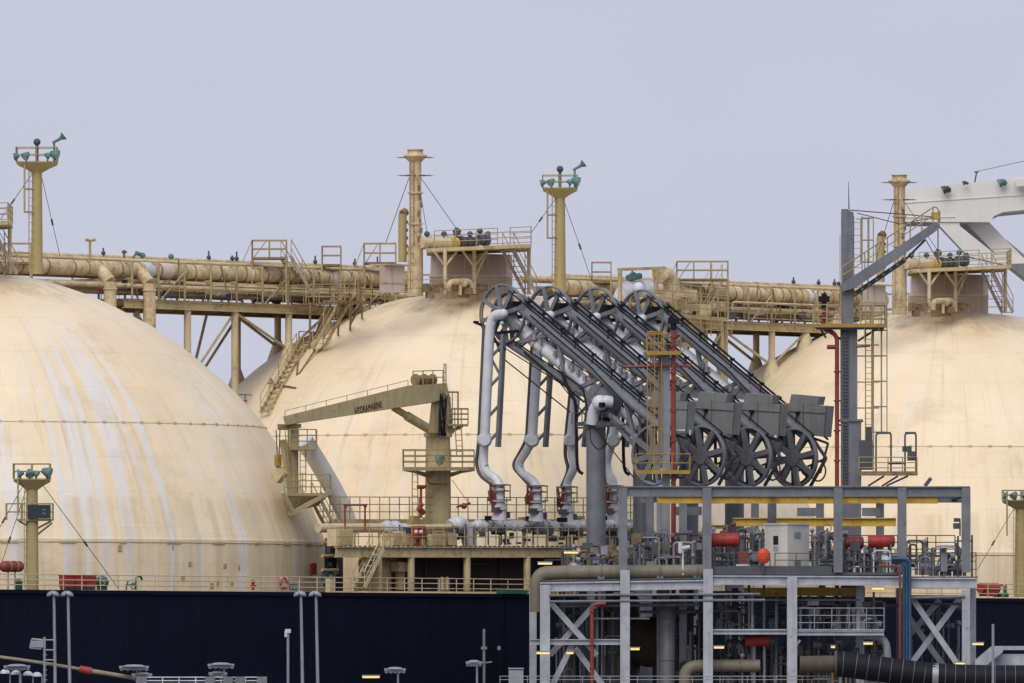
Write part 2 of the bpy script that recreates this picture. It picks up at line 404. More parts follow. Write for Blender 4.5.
# ================================================================== the carrier: hull
DK = 4.67
def deck_outline(off=0):
    return [(-95, 8-off), (-80, 19-off), (-62, 24-off), (150, 24-off), (172, 20-off), (178, 10), (178, -10), (172, -20+off), (150, -24+off), (-62, -24+off), (-80, -19+off), (-95, -8+off)]
ship = thing('gas_carrier', 'long gas carrier ship with dark navy hull moored behind the jetty', 'ship', SH(0, 0, -ZC))
b = MB(); o = deck_outline()
b.add([SH(u, v, -ZC-2) for u, v in o]+[SH(u, v, DK-.15) for u, v in o], [(i, (i+1) % 12, 12+(i+1) % 12, 12+i) for i in range(12)])
for u in range(-54, 150, 6):                      # faint butt seams proud of the plating
    b.beam(SH(u, 24.001, -8), SH(u, 24.001, DK-.2), .03, .01, D3)

b.build('hull', M['hull'], ship)
b = MB(); b.add([SH(u, v, DK-.15) for u, v in o], [tuple(range(12))]); b.build('main_deck', M['deck'], ship)
b = MB(); b.beam(SH(-62, 24.05, DK-.08), SH(150, 24.05, DK-.08), .16, .2); b.build('gunwale', M['hull'], ship)
b = MB(); b.rail([SH(-40, 23.7, DK), SH(18.6, 23.7, DK)], .82, 1.38, .026); b.rail([SH(18.6, 23.7, DK), SH(100, 23.7, DK)], .82, 1.38, .026)
b.build('deck_railing', M['beige_lt'], ship)


# ================================================================== storage tanks
tl = ['cream spherical gas tank at the far left, streaked with pale wash marks',
      'cream spherical gas tank in the middle, behind the crane and the loading arms',
      'cream spherical gas tank at the right, behind the grey gangway tower']
TANK = []
for k in range(3):
    base = SH(TU[k], 0, 2.4)
    t = thing('storage_tank', tl[k], 'gas tank', base, 'spherical gas tanks on the carrier')
    b = MB(); n = 96
    vs = [base+(D3*math.cos(2*math.pi*i/n)+N3*math.sin(2*math.pi*i/n))*r+UP*(z-2.4) for r, z in PR[1:] for i in range(n)]
    m = len(PR)-1
    b.add(vs, [(j*n+i, (j+1)*n+i, (j+1)*n+(i+1) % n, j*n+(i+1) % n) for j in range(m-1) for i in range(n)], True)
    b.add(vs[:n], [tuple(range(n))], True)
    dm = b.build('tank_cover', M['tank_plain' if k else 'tank'], t)
    for zz, nm in ((13.75, 'weld_ring'), (7.32, 'skirt_ring')):
        b = MB(); rr = trad(zz)-.01
        b.ring(base+UP*(zz-2.4), UP, rr+.01, .03, 128, 6)
        if zz > 10:
            for i in range(90):
                a = 2*math.pi*i/90; b.box(base+UP*(zz-2.42)+(D3*math.cos(a)+N3*math.sin(a))*(rr+.02), .2, .08, .2, D3*-math.sin(a)+N3*math.cos(a))
        else:
            for i in range(40):
                a = 2*math.pi*i/40+.03; b.box(base+UP*(zz-2.4)+(D3*math.cos(a)+N3*math.sin(a))*(rr+.03), .9 if i % 3 else .4, .06, .12, D3*-math.sin(a)+N3*math.cos(a))
        b.build(nm, M['beige_lt' if zz > 10 else 'beige'], t)
    TANK.append(t)
# brown patch plates on the skirt of the left tank
b = MB()
for px, py in ((190, 564), (183, 578), (225, 566), (239, 568), (218, 583), (232, 583), (212, 586), (205, 547), (120, 548), (172, 548), (240, 548)):
    p = on_tank(px, py, 0, .05); u, v = uv(p); a = math.atan2(v, u); b.box(p, rnd.uniform(.15, .3), .04, rnd.uniform(.2, .35), D3*-math.sin(a)+N3*math.cos(a))
b.build('patch_plate', M['mast'], TANK[0])

# ================================================================== dome-top houses (one per tank, same build)
def dome_house():
    t = thing('dome_house', 'railed equipment house on top of the middle tank, beside the tall vent mast', 'dome house', SH(TS, 0, 22), 'equipment houses on the tank tops')
    S = lambda x, y, v=3.2: SV(x, y, v)
    b = MB()
    p, q = S(431, 294), S(511, 294); z1 = S(431, 251).z; zz = (S(431, 297).z+z1)/2
    c = SV(471, 297, .6); c.z = SH(0, 0, 21.5).z; zt = z1-c.z; b.lathe(c, [(2.34, 0), (2.34, zt*.55), (2.42, zt*.55), (2.42, zt*.55+.12), (2.34, zt*.55+.12), (2.34, zt), (0, zt)], 22)
    for i in range(11): a = 2*math.pi*i/11; b.beam(c+V((math.cos(a), math.sin(a), 0))*2.345, c+V((math.cos(a), math.sin(a), 0))*2.345+UP*zt, .05, .05, YY)
    b.build('enclosure', M['pink'], t)
    b = MB()                                         # platform
    a0, a1 = S(426, 248, 3.2), S(531, 248, 3.2); a1.y = a0.y
    b.prism([a0-UP*.12, a1-UP*.12, a1+YY*6-UP*.12, a0+YY*6-UP*.12], UP*.1)
    b.beam(a0-UP*.13, a1-UP*.13, .1, .2); b.beam(a0+YY*6-UP*.13, a1+YY*6-UP*.13, .1, .2)
    b.build('platform', M['beige'], t)
    b = MB(); b.rail([a0+YY*6, a1+YY*6, a1, a0.lerp(a1, .80)], .95, 1.1, .024); b.rail([a0.lerp(a1, .68), a0.lerp(a1, .08)], .95, 1.2, .024)
    b.build('railing', M['rail'], t)
    b = MB()
    for x in (445, 474, 529):
        p0, p1 = S(x, 294, 4.1), S(x, 249, 4.1); b.tube(p0, p1, .11)
        if x < 500:
            for s in (-1, 1): b.tube(p1-UP*1.0, p1+D3*s*1.0-UP*.1, .07)
    b.tube(S(475, 278, 4.1), S(487, 251, 4.1), .07); b.build('support_post', M['beige_lt'], t)
    b = MB(); b.stairs(S(531, 294, 4.6), S(508, 250, 4.6), D3*.3+N3, .7); b.build('stairs', M['stair'], t)
    b = MB(); b.tube(S(421, 243, 2.5), S(448, 243, 2.5), .31, n=14)
    for x in (424, 431): b.ring(S(x, 243, 2.5), D3, .33, .05, 16)
    b.build('relief_pipe', M['beige_lt'], t)
    b = MB(); b.tube(S(448, 243, 2.5), S(456, 243, 2.5), .34, n=14); b.build('yellow_band', M['yellow'], t)
    b = MB()
    for x, y, r in ((459, 242, .34), (465, 242, .3), (471, 243, .36), (478, 240, .3), (483, 240, .34)):
        b.tube(S(x, y, 2.5), S(x+4, y, 2.5), r, n=14)
    for x, y, h in ((456, 236, .5), (480, 233, .4), (470, 236, .5), (488, 236, .5), (444, 236, .3), (427, 236, .3)):
        b.tube(S(x, y+6, 2.5), S(x, y-1, 2.5), .05); b.sph(S(x, y-2, 2.5), .17, 8, 6)
    b.tube(S(456, 233, 2.2), S(458, 230, 2.2), .22, n=10)
    b.build('relief_valve', M['dgrey'], t)
    b = MB(); b.path([S(449, 292, 4.4), S(449, 282, 4.4), S(470, 281, 4.4), S(472, 290, 4.4)], .17, .4); b.tube(S(460, 282, 4.4), S(460, 295, 4.4), .1)
    b.sph(S(464, 283, 4.4), .25); b.build('crown_pipe', M['pipe'], t)
    b = MB(); pp = [S(x, 296.5, 4.2) for x in (405, 430, 470, 525)]; b.rail(pp, .95, 1.5, .022, 2); b.build('crown_railing', M['rail'], t)
    b = MB(); rnd.seed(11)
    for i in range(16):
        x = rnd.uniform(426, 520); y = rnd.uniform(286, 295); b.box(S(x, y, rnd.uniform(3.4, 4.6)), rnd.uniform(.2, .6), .3, rnd.uniform(.2, .5), D3)
    b.build('deck_fitting', M['rusty'], t)
    return t
def vent_mast():
    t = thing('vent_mast', 'tall round vent mast with flared cap rising from the middle tank', 'vent mast', SV(415, 290, 2), 'tall vent masts on the tanks')
    S = lambda x, y: SV(x, y, 2)
    def axp(y): return S(415.3, y)
    b = MB(); k = 17.4
    for y0, y1, r0, r1 in ((296, 247, 8, 7.6), (247, 214, 6.2, 6.0), (214, 172, 6.0, 6.0), (172, 160, 6.0, 6.0)): b.tube(axp(y0), axp(y1), r0/k, r1/k, n=18)
    for y in (273, 247, 224, 193): b.tube(axp(y+.8), axp(y-.8), 7.6/k, n=18)
    b.build('mast_pipe', M['pipe'], t)
    b = MB(); z0 = axp(162).z
    b.lathe(V((axp(0).x, axp(0).y, z0)), [(6.2/k, 0), (8/k, 2/k), (11.5/k, 5/k), (12/k, 6.2/k), (7.6/k, 8/k), (7.6/k, 11.5/k), (8.3/k, 11.6/k), (8.3/k, 12.6/k), (6.6/k, 12.6/k), (6.6/k, 9/k), (0, 9/k)], 24); b.build('flared_cap', M['pipe'], t)
    b = MB(); b.tube(axp(150.5), axp(149.3), 7.0/k, n=18); b.build('outlet_rim', M['rusty'], t)
    b = MB()
    for y, L in ((157.5, 20), (175.5, 19)):
        for i in range(12):
            a = 2*math.pi*i/12; e = V((math.cos(a), math.sin(a), 0)); c = axp(y); b.tube(c+e*.3, c+e*L/k, .035, .008, n=4)
    b.build('bird_spike', M['rusty'], t)
    b = MB()
    for i in range(12): y = 188+i*8.5; b.box(S(414+(i % 3)*1.2, y)+N3*.36, .12, .1, .32, D3)
    b.ladder(S(409.5, 290)+N3*.2, S(409.5, 162)+N3*.2, D3, .3, .02, .5); b.build('ladder', M['rusty'], t)
    b = MB()
    b.tube(SV(409, 178, 2), SV(386, 242, 4), .022, n=4); b.tube(SV(421, 178, 2), SV(463, 238, 3), .022, n=4); b.tube(SV(418, 178, 2), SV(430, 250, -4), .02, n=4)
    b.build('guy_wire', M['wire'], t)
    return t
def vent_stub():
    t = thing('vent_stub', 'short yellowish vent stub left of the vent mast on the middle tank', 'vent stub', SV(403, 256, 1), 'short vent stubs beside the vent masts')
    b = MB(); b.tube(SV(402.5, 262, 1), SV(402.5, 214, 1), .25, n=12); b.build('stub_pipe', M['mast'], t)
    b = MB(); b.tube(SV(402.5, 214, 1), SV(405.5, 211.5, 1), .24, n=12)
    for y in (222, 230, 238, 246, 253): b.sph(SV(406.5, y, 1.2), .11, 6, 5)
    b.build('weather_hood', M['rusty'], t); return t
dh = dome_house(); vm = vent_mast(); vs_ = vent_stub()
copy_thing(dh, D3*TS+XX*.4, 'railed equipment house on top of the right tank, below the white bridge wing')
copy_thing(dh, D3*-TS, 'railed equipment house at the left picture edge, on top of the left tank')
copy_thing(vm, D3*TS+XX*.36, 'tall round vent mast with flared cap in front of the white bridge wing')
copy_thing(vs_, D3*TS, 'short yellowish vent stub behind the grey gangway jib')
t = copy_thing(vs_, D3*-TS+XX*0, 'short yellowish vent stub at the left picture edge'); t.location = V(t.location)+D3*5.05

for k, lab in ((0, 'pinkish box housing left of the vent mast on the middle tank'), (1, 'pinkish box housing beside the gangway tower, on the right tank')):
    d = D3*TS*k; t = thing('vent_housing', lab, 'housing', SV(392, 292, 4)+d, 'pinkish box housings')
    b = MB(); p, q = SV(379.5, 292, 4)+d, SV(404.5, 292, 4)+d; h = SV(380, 265.5, 4).z-SV(380, 292, 4).z
    b.prism([p, q, q+YY*1.2, p+YY*1.2], UP*h); b.build('shell', M['pink'], t)
    b = MB(); b.box((p+q)/2+UP*(h+.04)+YY*.6, (q-p).length+.1, 1.5, .08, D3); b.box((p+q)/2+UP*(h*.33)+N3*.02, (q-p).length, .03, .05, D3); b.box((p+q)/2+UP*(h*.55)+N3*.02, .05, .03, h*.9, D3); b.build('trim', M['beige'], t)

# ================================================================== pipe bridges between the tanks
VB, UB, ZS = -7.2, 8.1, 1.0175
def SB(u, v, z): return SH(u+UB, v+VB, z*ZS)
def surfb(u, v): return surf(u+UB, v+VB)/ZS
def leg(t, u, v, ztop, r=.17, foot=True):
    zt = surfb(u, v)
    if zt < 12: zt = 11.5
    b = MB(); b.tube(SB(u, v, zt-.3), SB(u, v, ztop), r, n=10)
    if foot: b.tube(SB(u, v, zt-.5), SB(u, v, zt+.9), r*3.6, r*1.05, n=10)
    b.build('leg', M['beige_lt'], t); return zt
def pipe_bridge(k, lab):
    o = TU[k]; t = thing('pipe_bridge', lab, 'pipe bridge', SB(o+21, 0, 21), 'pipe bridges linking the tank tops')
    u0, u1 = o+(4.5 if k else -16), o+34.4
    gu0 = o+9.5
    for v in (3.0, -2.6):
        b = MB(); b.ibeam(SB(gu0, v, 20.75), SB(o+36.3, v, 20.75), .35, .48); b.build('girder', M['beige'], t)
    b = MB()
    b.prism([SB(gu0, 3.2, 20.98), SB(o+37, 3.2, 20.98), SB(o+37, -2.8, 20.98), SB(gu0, -2.8, 20.98)], UP*.05)
    for i in range(14): b.beam(SB(gu0+i*2, 3, 20.8), SB(gu0+i*2, -2.6, 20.8), .14, .3)
    b.build('walkway_deck', M['rusty'], t)
    b = MB(); b.tube(SB(u0, 2.3, 22.66), SB(u1, 2.3, 22.66), .44, n=20); b.build('main_pipe', M['pipe'], t)
    rnd.seed(20+k); b = MB(); u = u0+.5
    while u < u1: b.ring(SB(u, 2.3, 22.66), D3, .445, .045, 20, 5); u += rnd.choice((.7, 1.1, 1.6, 2.1))
    b.build('pipe_clamp', M['rusty'], t)
    b = MB()
    for u in (o+8.1, o+11.3): b.tube(SB(u, 3.25, max(surfb(u, 3.25), 11)-.3), SB(u, 3.25, 21.9), .36, n=16); b.tube(SB(u, 3.25, 21.9), SB(u, 2.5, 22.6), .36, n=16); b.ring(SB(u, 3.25, 21.5), UP, .37, .05, 16)
    b.build('branch_pipe', M['pipe'], t)
    b = MB(); b.tube(SB(o+11.6, 2.3, 22.66), SB(o+12.35, 2.3, 22.66), .475, n=20); b.build('wrapped_band', M['white'], t)
    for v, z, r, m in ((.9, 23.35, .17, 'pipe'), (1.6, 23.22, .10, 'beige_lt'), (-.6, 23.2, .22, 'pipe'), (2.9, 21.75, .13, 'pipe'), (1.0, 21.6, .2, 'rusty'), (2.6, 21.35, .12, 'rusty'), (-1.4, 21.9, .28, 'pipe'), (0, 22.5, .3, 'rusty')):
        b = MB(); e = rnd.uniform(-.6, .6); b.tube(SB(u0+abs(e)*2+(4.5 if z < 22.1 else 0), v, z), SB(u1+e+2*(z < 22.1), v, z), r, n=10)
        b.build('small_pipe', M[m], t)
    b = MB()
    for i in range(13):                                # pipe racks
        u = gu0+.6+i*2.15
        b.tube(SB(u, 3.05, 21), SB(u, 3.05, 23.1), .07, n=6); b.tube(SB(u, -1.6, 21), SB(u, -1.6, 23.1), .07, n=6)
        b.beam(SB(u, 3.05, 22.15), SB(u, -1.6, 22.15), .1, .14); b.beam(SB(u, 3.05, 23.06), SB(u, -1.6, 23.06), .08, .1)
        if i % 4 == 1: b.tube(SB(u, 3.2, 21), SB(u+2, 3.2, 22.6), .05, n=6)
    b.build('pipe_rack', M['rail'], t)
    rnd.seed(70+k)
    for i in range(11):
        z = rnd.uniform(21.15, 22.2); v = rnd.uniform(1.2, 3.3); a = rnd.uniform(gu0, o+24); c_ = min(o+34, a+rnd.uniform(5, 16)); r = rnd.choice((.05, .06, .08, .12))
        b = MB(); b.path([SB(a, v, z-.5), SB(a, v, z), SB(c_, v, z), SB(c_, v, z-.4)], r, .3, 8); b.build('small_pipe', M[rnd.choice(('pipe', 'beige_lt', 'rusty', 'pink'))], t)
    b = MB()
    for i in range(26): u = rnd.uniform(gu0, o+34); v = rnd.uniform(2.6, 3.3); z = rnd.uniform(21, 22); b.tube(SB(u, v, z), SB(u+rnd.uniform(-.5, .5), v, z+rnd.uniform(.5, 1.5)), .045, n=5)
    b.build('hanger_rail', M['rusty'], t)
    for i in range(3):
        b = MB(); u = o+13+i*7; b.tube(SB(u, 2.3, 22.66), SB(u+.9, 2.3, 22.66), .462, n=20); b.build('patched_band', M[('pink', 'beige_lt', 'bridge')[i]], t)
    b = MB(); b.rail([SB(gu0, -2.9, 21.05), SB(o+34, -2.9, 21.05)], 1.1, 1.4, .025, 2); b.build('rear_railing', M['rail'], t)
    b = MB(); rnd.seed(5+k)
    for i in range(34):
        u = rnd.uniform(gu0, o+34); b.box(SB(u, rnd.uniform(1.5, 3.1), rnd.uniform(21.1, 22.1)), rnd.uniform(.15, .7), .25, rnd.uniform(.12, .4), D3)
    for i in range(9):
        u = rnd.uniform(u0, o+34); b.tube(SB(u, 1, 23.3), SB(u, 1, 23.7+rnd.random()*.35), .05, n=6); b.sph(SB(u, 1, 23.6), .13, 6, 5)
    b.build('valve', M['dgrey'], t)
    b = MB()
    for u in (o+17.5, o+27, o+22): b.sph(SB(u, 2.6, 21.55), .24); b.tube(SB(u-.8, 2.6, 21.55), SB(u+.8, 2.6, 21.55), .16)
    b.build('white_valve', M['white'], t)
    b = MB(); b.rail([SB(gu0+2, 3.35, 21.05), SB(o+33, 3.35, 21.05)], 1.05, 2.2, .022, 2); b.build('railing', M['rail'], t)
    fe = []
    for u in (o+14.8, o+18.7, o+23.2, o+26.3, o+29.2):
        fe.append((u, leg(t, u, 2.9, 20.6, .2)))
    for u in (o+16.2, o+20.4, o+24.6, o+28.0):
        leg(t, u, -2.4, 20.6, .2)
    b = MB(); fl = [o+14.8, o+18.7, o+23.2, o+26.3, o+29.2]
    for a, c in ((o+20.4, o+16.2), (o+20.4, o+24.6), (o+28, o+24.6), (o+20.4, o+22)):
        b.tube(SB(a, -2.4, max(surfb(a, -2.4), 15.5)+.5), SB(c, -2.4, 20.5), .09, n=6)
    for a, c in ((o+14.8, o+18.7), (o+23.2, o+18.7), (o+23.2, o+26.3), (o+29.2, o+26.3)):
        b.tube(SB(a, 2.9, max(surfb(a, 2.9), 16.0)+.5), SB(c, 2.9, 20.5), .08, n=6)
    b.build('diagonal_brace', M['beige'], t)
    return t
pb0 = pipe_bridge(0, 'long rusty beige pipe bridge linking the left tank to the middle tank')
pb1 = pipe_bridge(1, 'long rusty beige pipe bridge linking the middle tank to the right tank')

# crossover platforms standing over the pipes
def crossover(lab, x0, x1, yf, yt, stair=None, posts=True, v=-4.6, dep=1.5, slope=False):
    t = thing('crossover_platform', lab, 'platform', SV((x0+x1)/2, yf, v), 'railed crossover platforms above the pipes')
    p, q = SV(x0, yf, v), SV(x1, yf, v); q = V((q.x, p.y, p.z)); h = SV(x0, yt, v).z-p.z
    b = MB(); b.prism([p-UP*.12, q-UP*.12, q+YY*dep-UP*.12, p+YY*dep-UP*.12], UP*.12); b.build('platform', M['rusty'], t)
    b = MB(); b.rail([p, q, q+YY*dep, p+YY*dep, p], h, 1.0, .03, 2); b.build('railing', M['rail'], t)
    b = MB()
    for c in (p, q, p+YY*dep, q+YY*dep): b.tube(V((c.x, c.y, SH(0, 0, 21.5).z)), c, .06, n=6)
    if slope: b.tube(p+UP*h, SV(x0-9, yf+4, v), .03, n=5); b.tube(p+D3*1.2+UP*h, SV(x0+2, yf, v), .03, n=5)
    b.build('support_post', M['rail'], t)
    if stair:
        b = MB(); b.stairs(SV(*stair[0][:2], v), SV(*stair[1][:2], v), N3, .8); b.build('stairs', M['stair' if stair[2] else 'beige_lt'], t)
    return t
crossover('railed rusty platform over the pipes with a stair dropping to the right', 252, 287, 257, 240, ((308, 296), (286, 257), 1), slope=True)
crossover('small square railed platform standing alone over the pipes, left of the middle tank top', 322, 341, 264, 246)
crossover('low railed platform touching the left side of the tall vent mast', 364, 396, 262, 243, slope=True)
crossover('small square railed platform right of the upper light mast, over the pipes', 592, 611, 281, 262)
crossover('wide railed platform with long steep stair, right of the white round vessels', 677, 727, 278.5, 261, ((690, 338), (717, 281), 0), slope=True)
crossover('low railed platform by the foot of the upper left light mast', 4, 32, 262, 243)

# pipe run and vessel frame to the right of the middle tank house
t = thing('vessel_frame', 'beige frame holding two white rounded pipe ends above the loading arms', 'pipe frame', SV(650, 300, -2.0))
b = MB()
for x in (620, 656): b.tube(SV(x, 318, -1.6), SV(x, 269, -1.6), .13); b.tube(SV(x, 318, -5.0), SV(x, 269, -5.0), .13)
b.beam(SV(619, 269.5, -1.6), SV(664, 268, -1.6), .25, .18); b.beam(SV(619, 269.5, -5.0), SV(664, 268, -5.0), .25, .18)
b.beam(SV(620, 269.5, -1.6), SV(620, 269.5, -5.0), .2, .15); b.beam(SV(656, 269, -1.6), SV(656, 269, -5.0), .2, .15); b.build('frame', M['beige'], t)
b = MB(); b.path([SV(620, 318, -2.2), SV(620, 296, -2.2), SV(628, 288, -2.2), SV(633, 288, -2.2)], .46, 1, 16); b.sph(SV(626, 290, -2.1), .55, 14, 10); b.build('white_elbow', M['white'], t)
b = MB(); b.sph(SV(638.5, 288, -1.4), .36, 16, 10); b.build('white_cap', M['white'], t)
b = MB(); b.sph(SV(648, 289, -2.0), .55, 16, 10); b.tube(SV(640, 289, -2.0), SV(648, 289, -2.0), .5, n=16); b.build('white_vessel', M['white'], t)
b = MB(); b.tube(SV(628, 278, -2.0), SV(640, 276, -2.0), .2); b.sph(SV(633, 276, -1.9), .25); b.build('teal_fitting', M['teal'], t)
b = MB(); b.path([SV(662, 274, -2.4), SV(668, 276, -2.4), SV(672, 284, -2.4), SV(672, 306, -2.4)], .5, 1.2, 16); b.build('curved_duct', M['pipe'], t)
b = MB(); b.box(SV(655, 273, -1.55), .35, .1, .55, D3); b.build('yellow_plate', M['yellow'], t)
# equipment platform on the right flank of the middle tank
t = thing('flank_platform', 'crowded railed service platform on the right shoulder of the middle tank', 'platform', SV(690, 330, -1.0))
b = MB(); p, q = SV(655, 312, 0.0), SV(728, 318, 0.0); b.prism([p-UP*.2, q-UP*.2, q+YY*4-UP*.2, p+YY*4-UP*.2], UP*.2); b.build('platform', M['beige'], t)
b = MB(); b.rail([p, q], 1.3, 1.0, .03, 3); b.rail([p-UP*1.1+N3*.3, q-UP*1.2+N3*.3], 1.1, .9, .03, 3); b.rail([p+YY*2, q+YY*2], 1.8, .8, .03, 3); b.build('railing', M['rail'], t)
b = MB(); rnd.seed(4)
for i in range(30): b.box(SV(rnd.uniform(660, 725), rnd.uniform(292, 312), rnd.uniform(-4, -1)), rnd.uniform(.2, .9), .3, rnd.uniform(.2, .7), D3)
b.build('equipment', M['pipe'], t)
b = MB()
for x in (664, 684, 706, 726):
    c = SV(x, 318, -1.0); u, v = uv(c); b.tube(V((c.x, c.y, ZC+min(surf(u, v), 20)-.3)), c, .12)
b.build('support_post', M['beige'], t)
b = MB(); b.prism([SV(666, 340, -1.0), SV(704, 350, -1.0), SV(704, 318, -1.0), SV(660, 316, -1.0)], +YY*2); b.build('bracket_wall', M['pipe'], t)

# pole light on the bridge
t = thing('signal_pole', 'thin crosstree pole on the pipes, right of the upper left light mast', 'pole', SV(90, 260, 1))
b = MB(); b.tube(SV(90, 262, 1), SV(90, 240, 1), .07); b.tube(SV(86, 240.5, 1), SV(94.5, 240.5, 1), .06); b.sph(SV(87, 239.8, 1), .1); b.sph(SV(94, 239.8, 1), .1); b.build('pole', M['mast'], t)
t = thing('valve_stand', 'small valve stand with teal handle on the left pipe bridge', 'valve', SV(133, 258, 1))
b = MB(); b.tube(SV(124, 258, 1), SV(124, 250, 1), .06); b.tube(SV(122.5, 252, 1), SV(126, 252, 1), .08); b.tube(SV(133, 258, 1), SV(137, 252, 1), .06); b.build('stem', M['rusty'], t)
b = MB(); b.tube(SV(136, 253, 1), SV(142, 255, 1), .12); b.sph(SV(142.5, 255.5, 1), .17); b.sph(SV(171, 256.5, 1), .16); b.build('handwheel', M['teal'], t)

# ================================================================== light masts
def floodlight(b, bl, c, d, s=.34):
    d = V(d).normalized(); b.tube(c-d*s*.7, c+d*s*.2, s*.35, s*.75, n=12); b.tube(c+d*s*.2, c+d*s*.55, s*.75, s*.78, n=12); bl.tube(c+d*s*.53, c+d*s*.58, s*.66, n=12)
def light_mast(lab, x, ytop, ybot, v, w_=.42, cage=True, horn=True, guys=(), lamps=((-1, .1), (-.5, .2), (.55, .2), (.9, .3)), arm=20, hrail=14):
    t = thing('light_mast', lab, 'light mast', SV(x, ybot, v), 'floodlight masts on the carrier')
    S = lambda a, y: SV(x+a, y, v); k = 18.0
    b = MB(); b.tube(S(0, ybot), S(0, ytop+6), w_*.95, w_*.8, n=16); b.build('mast_pole', M['mast'], t)
    b = MB(); hw = arm/k
    c = S(0, ytop+1)
    b.box(c+UP*.03, hw*2, hw*1.5, .08); 
    for sx in (-1, 1):
        for sy in (-1, 1): b.beam(c-UP*.55, c+V((sx*hw*.95, sy*hw*.7, -.03)), .1, .12)
    b.add([c-UP*.55+V((-.25, -.25, 0)), c-UP*.55+V((.25, -.25, 0)), c-UP*.55+V((.25, .25, 0)), c-UP*.55+V((-.25, .25, 0)),
           c+V((-hw, -hw*.75, -.02)), c+V((hw, -hw*.75, -.02)), c+V((hw, hw*.75, -.02)), c+V((-hw, hw*.75, -.02))], [(0, 1, 5, 4), (1, 2, 6, 5), (2, 3, 7, 6), (3, 0, 4, 7), (3, 2, 1, 0)])
    b.build('platform', M['mast'], t)
    b = MB(); e = [c+V((sx*hw, sy*hw*.75, .06)) for sx, sy in ((-1, -1), (1, -1), (1, 1), (-1, 1), (-1, -1))]
    b.rail(e, hrail/k, .9, .028, 2); b.build('railing', M['mast'], t)
    for i, (a, h) in enumerate(lamps):
        b = MB(); bl = MB(); pp = c+V((a*hw, -hw*.75, .28+h*.5)); d = V((a*2+.3, -.6, -.7)) if i % 2 else V((a*2.4, -.2, -.5))
        floodlight(b, bl, pp, d, (.26, .3, .24, .38)[i % 4]); b.tube(c+V((a*hw, -hw*.75, .05)), pp, .05, n=6)
        f = b.build('floodlight', M['teal'], t); bl.build('lens', M['lens'], f)
    b = MB()
    if cage:
        b.ladder(S(-5.5, ybot-2), S(-5.5, ytop+3), D3*-1, .4, .03, .42)
        b.tube(S(-12.5, ytop+2), S(-12.5, ytop+50), .055, n=6); b.tube(S(-12.5, ytop+50), S(-1, ytop+50), .05, n=6); b.tube(S(-12.5, ytop+27), S(-1, ytop+27), .05, n=6)
    else:
        b.ladder(S(-5, ybot-2), S(-5, ytop+3), D3*-1, .4, .025, .42)
        b.tube(S(-14, ytop-10), S(-14, ytop+36), .05, n=6)
    b.build('ladder', M['mast'], t)
    if horn:
        b = MB(); b.tube(c, c+UP*1.05, .09); b.sph(c+UP*1.15, .2, 12, 8); b.build('lamp_globe', M['dgrey'], t)
        b = MB(); q = c+V((hw*.85, 0, 0)); b.tube(q, q+UP*1.15, .06); b.tube(q+UP*1.1-XX*.1, q+UP*1.35+XX*.35, .06, .1); b.tube(q+UP*1.35+XX*.35, q+UP*1.5+XX*.55, .1, .26, 12); b.build('horn', M['teal'], t)
    if guys:
        b = MB()
        for (ax, ay, av), (bx, by, bv) in guys:
            p, q = SV(ax, ay, av), SV(bx, by, bv); b.tube(p, q, .022, n=4); m_ = p.lerp(q, .55); b.tube(m_, m_+(q-p).normalized()*.35, .06, n=6)
        b.build('guy_wire', M['wire'], t)
    return t
light_mast('tallest left floodlight mast with teal lamps, rising over the left tank', 37, 162, 274, 1.5, .34, guys=(((32, 174, 1.5), (0, 220, 1.5)), ((41, 174, 1.5), (60, 256, 2))))
light_mast('floodlight mast with teal lamps over the middle tank, right of the vent mast', 560, 188, 292, 1.5, .36, guys=(((556, 198, 1.5), (531, 233, 1.5)), ((563, 198, 1.5), (592, 281, 2))), arm=18, hrail=13)
lm = light_mast('lower floodlight mast with black screen, standing on deck before the left tank', 32, 479, 590, 22.6, .37, False, False, (((24, 484, 22.6), (-10, 545, 22.6)), ((28, 484, 22.6), (-4, 580, 22)), ((42, 484, 22.6), (118, 588, 22.6))), lamps=((-.6, .1), (-.1, .15), (.25, .1), (.85, .25)), arm=17, hrail=14)
b = MB(); c = SV(35, 520, 22.6); hw = .93
b.box(c, 2*hw, 1.2, .1)
for sx in (-1, 1): b.beam(c-UP*.5, c+XX*sx*hw*.9-UP*.06, .12, .1)
b.tube(SV(37, 535, 22.6), SV(52, 523, 22.6), .05); b.build('lower_platform', M['mast'], lm)
b = MB(); b.rail([c+V((-hw*1.6, -.6, 0)), c+V((hw, -.6, 0)), c+V((hw, .6, 0)), c+V((-hw*1.6, .6, 0))], .85, .8, .028, 2); b.build('lower_railing', M['mast'], lm)
b = MB(); c2 = SV(40, 512, 22.6); c2.y = c.y-.68; b.box(c2, 1.2, .12, .72); s_ = b.build('status_screen', M['glass'], lm)
b = MB(); 
for i, (a, z) in enumerate(((.22, .1), (.3, .1), (.22, -.08), (.3, -.12))): b.box(c2+V((a, -.07, z)), .07, .02, .05)
b.build('screen_text', M['galv'], s_)
light_mast('lower floodlight mast on deck at the right picture edge', 1021, 500, 597, 22.6, .40, False, False, (((1016, 505, 22.6), (977, 570, 22.4)), ((1030, 505, 22.6), (1070, 580, 22.4))), lamps=((-.9, .1), (-.4, .1), (.1, .2), (.5, .1)), arm=19, hrail=10)

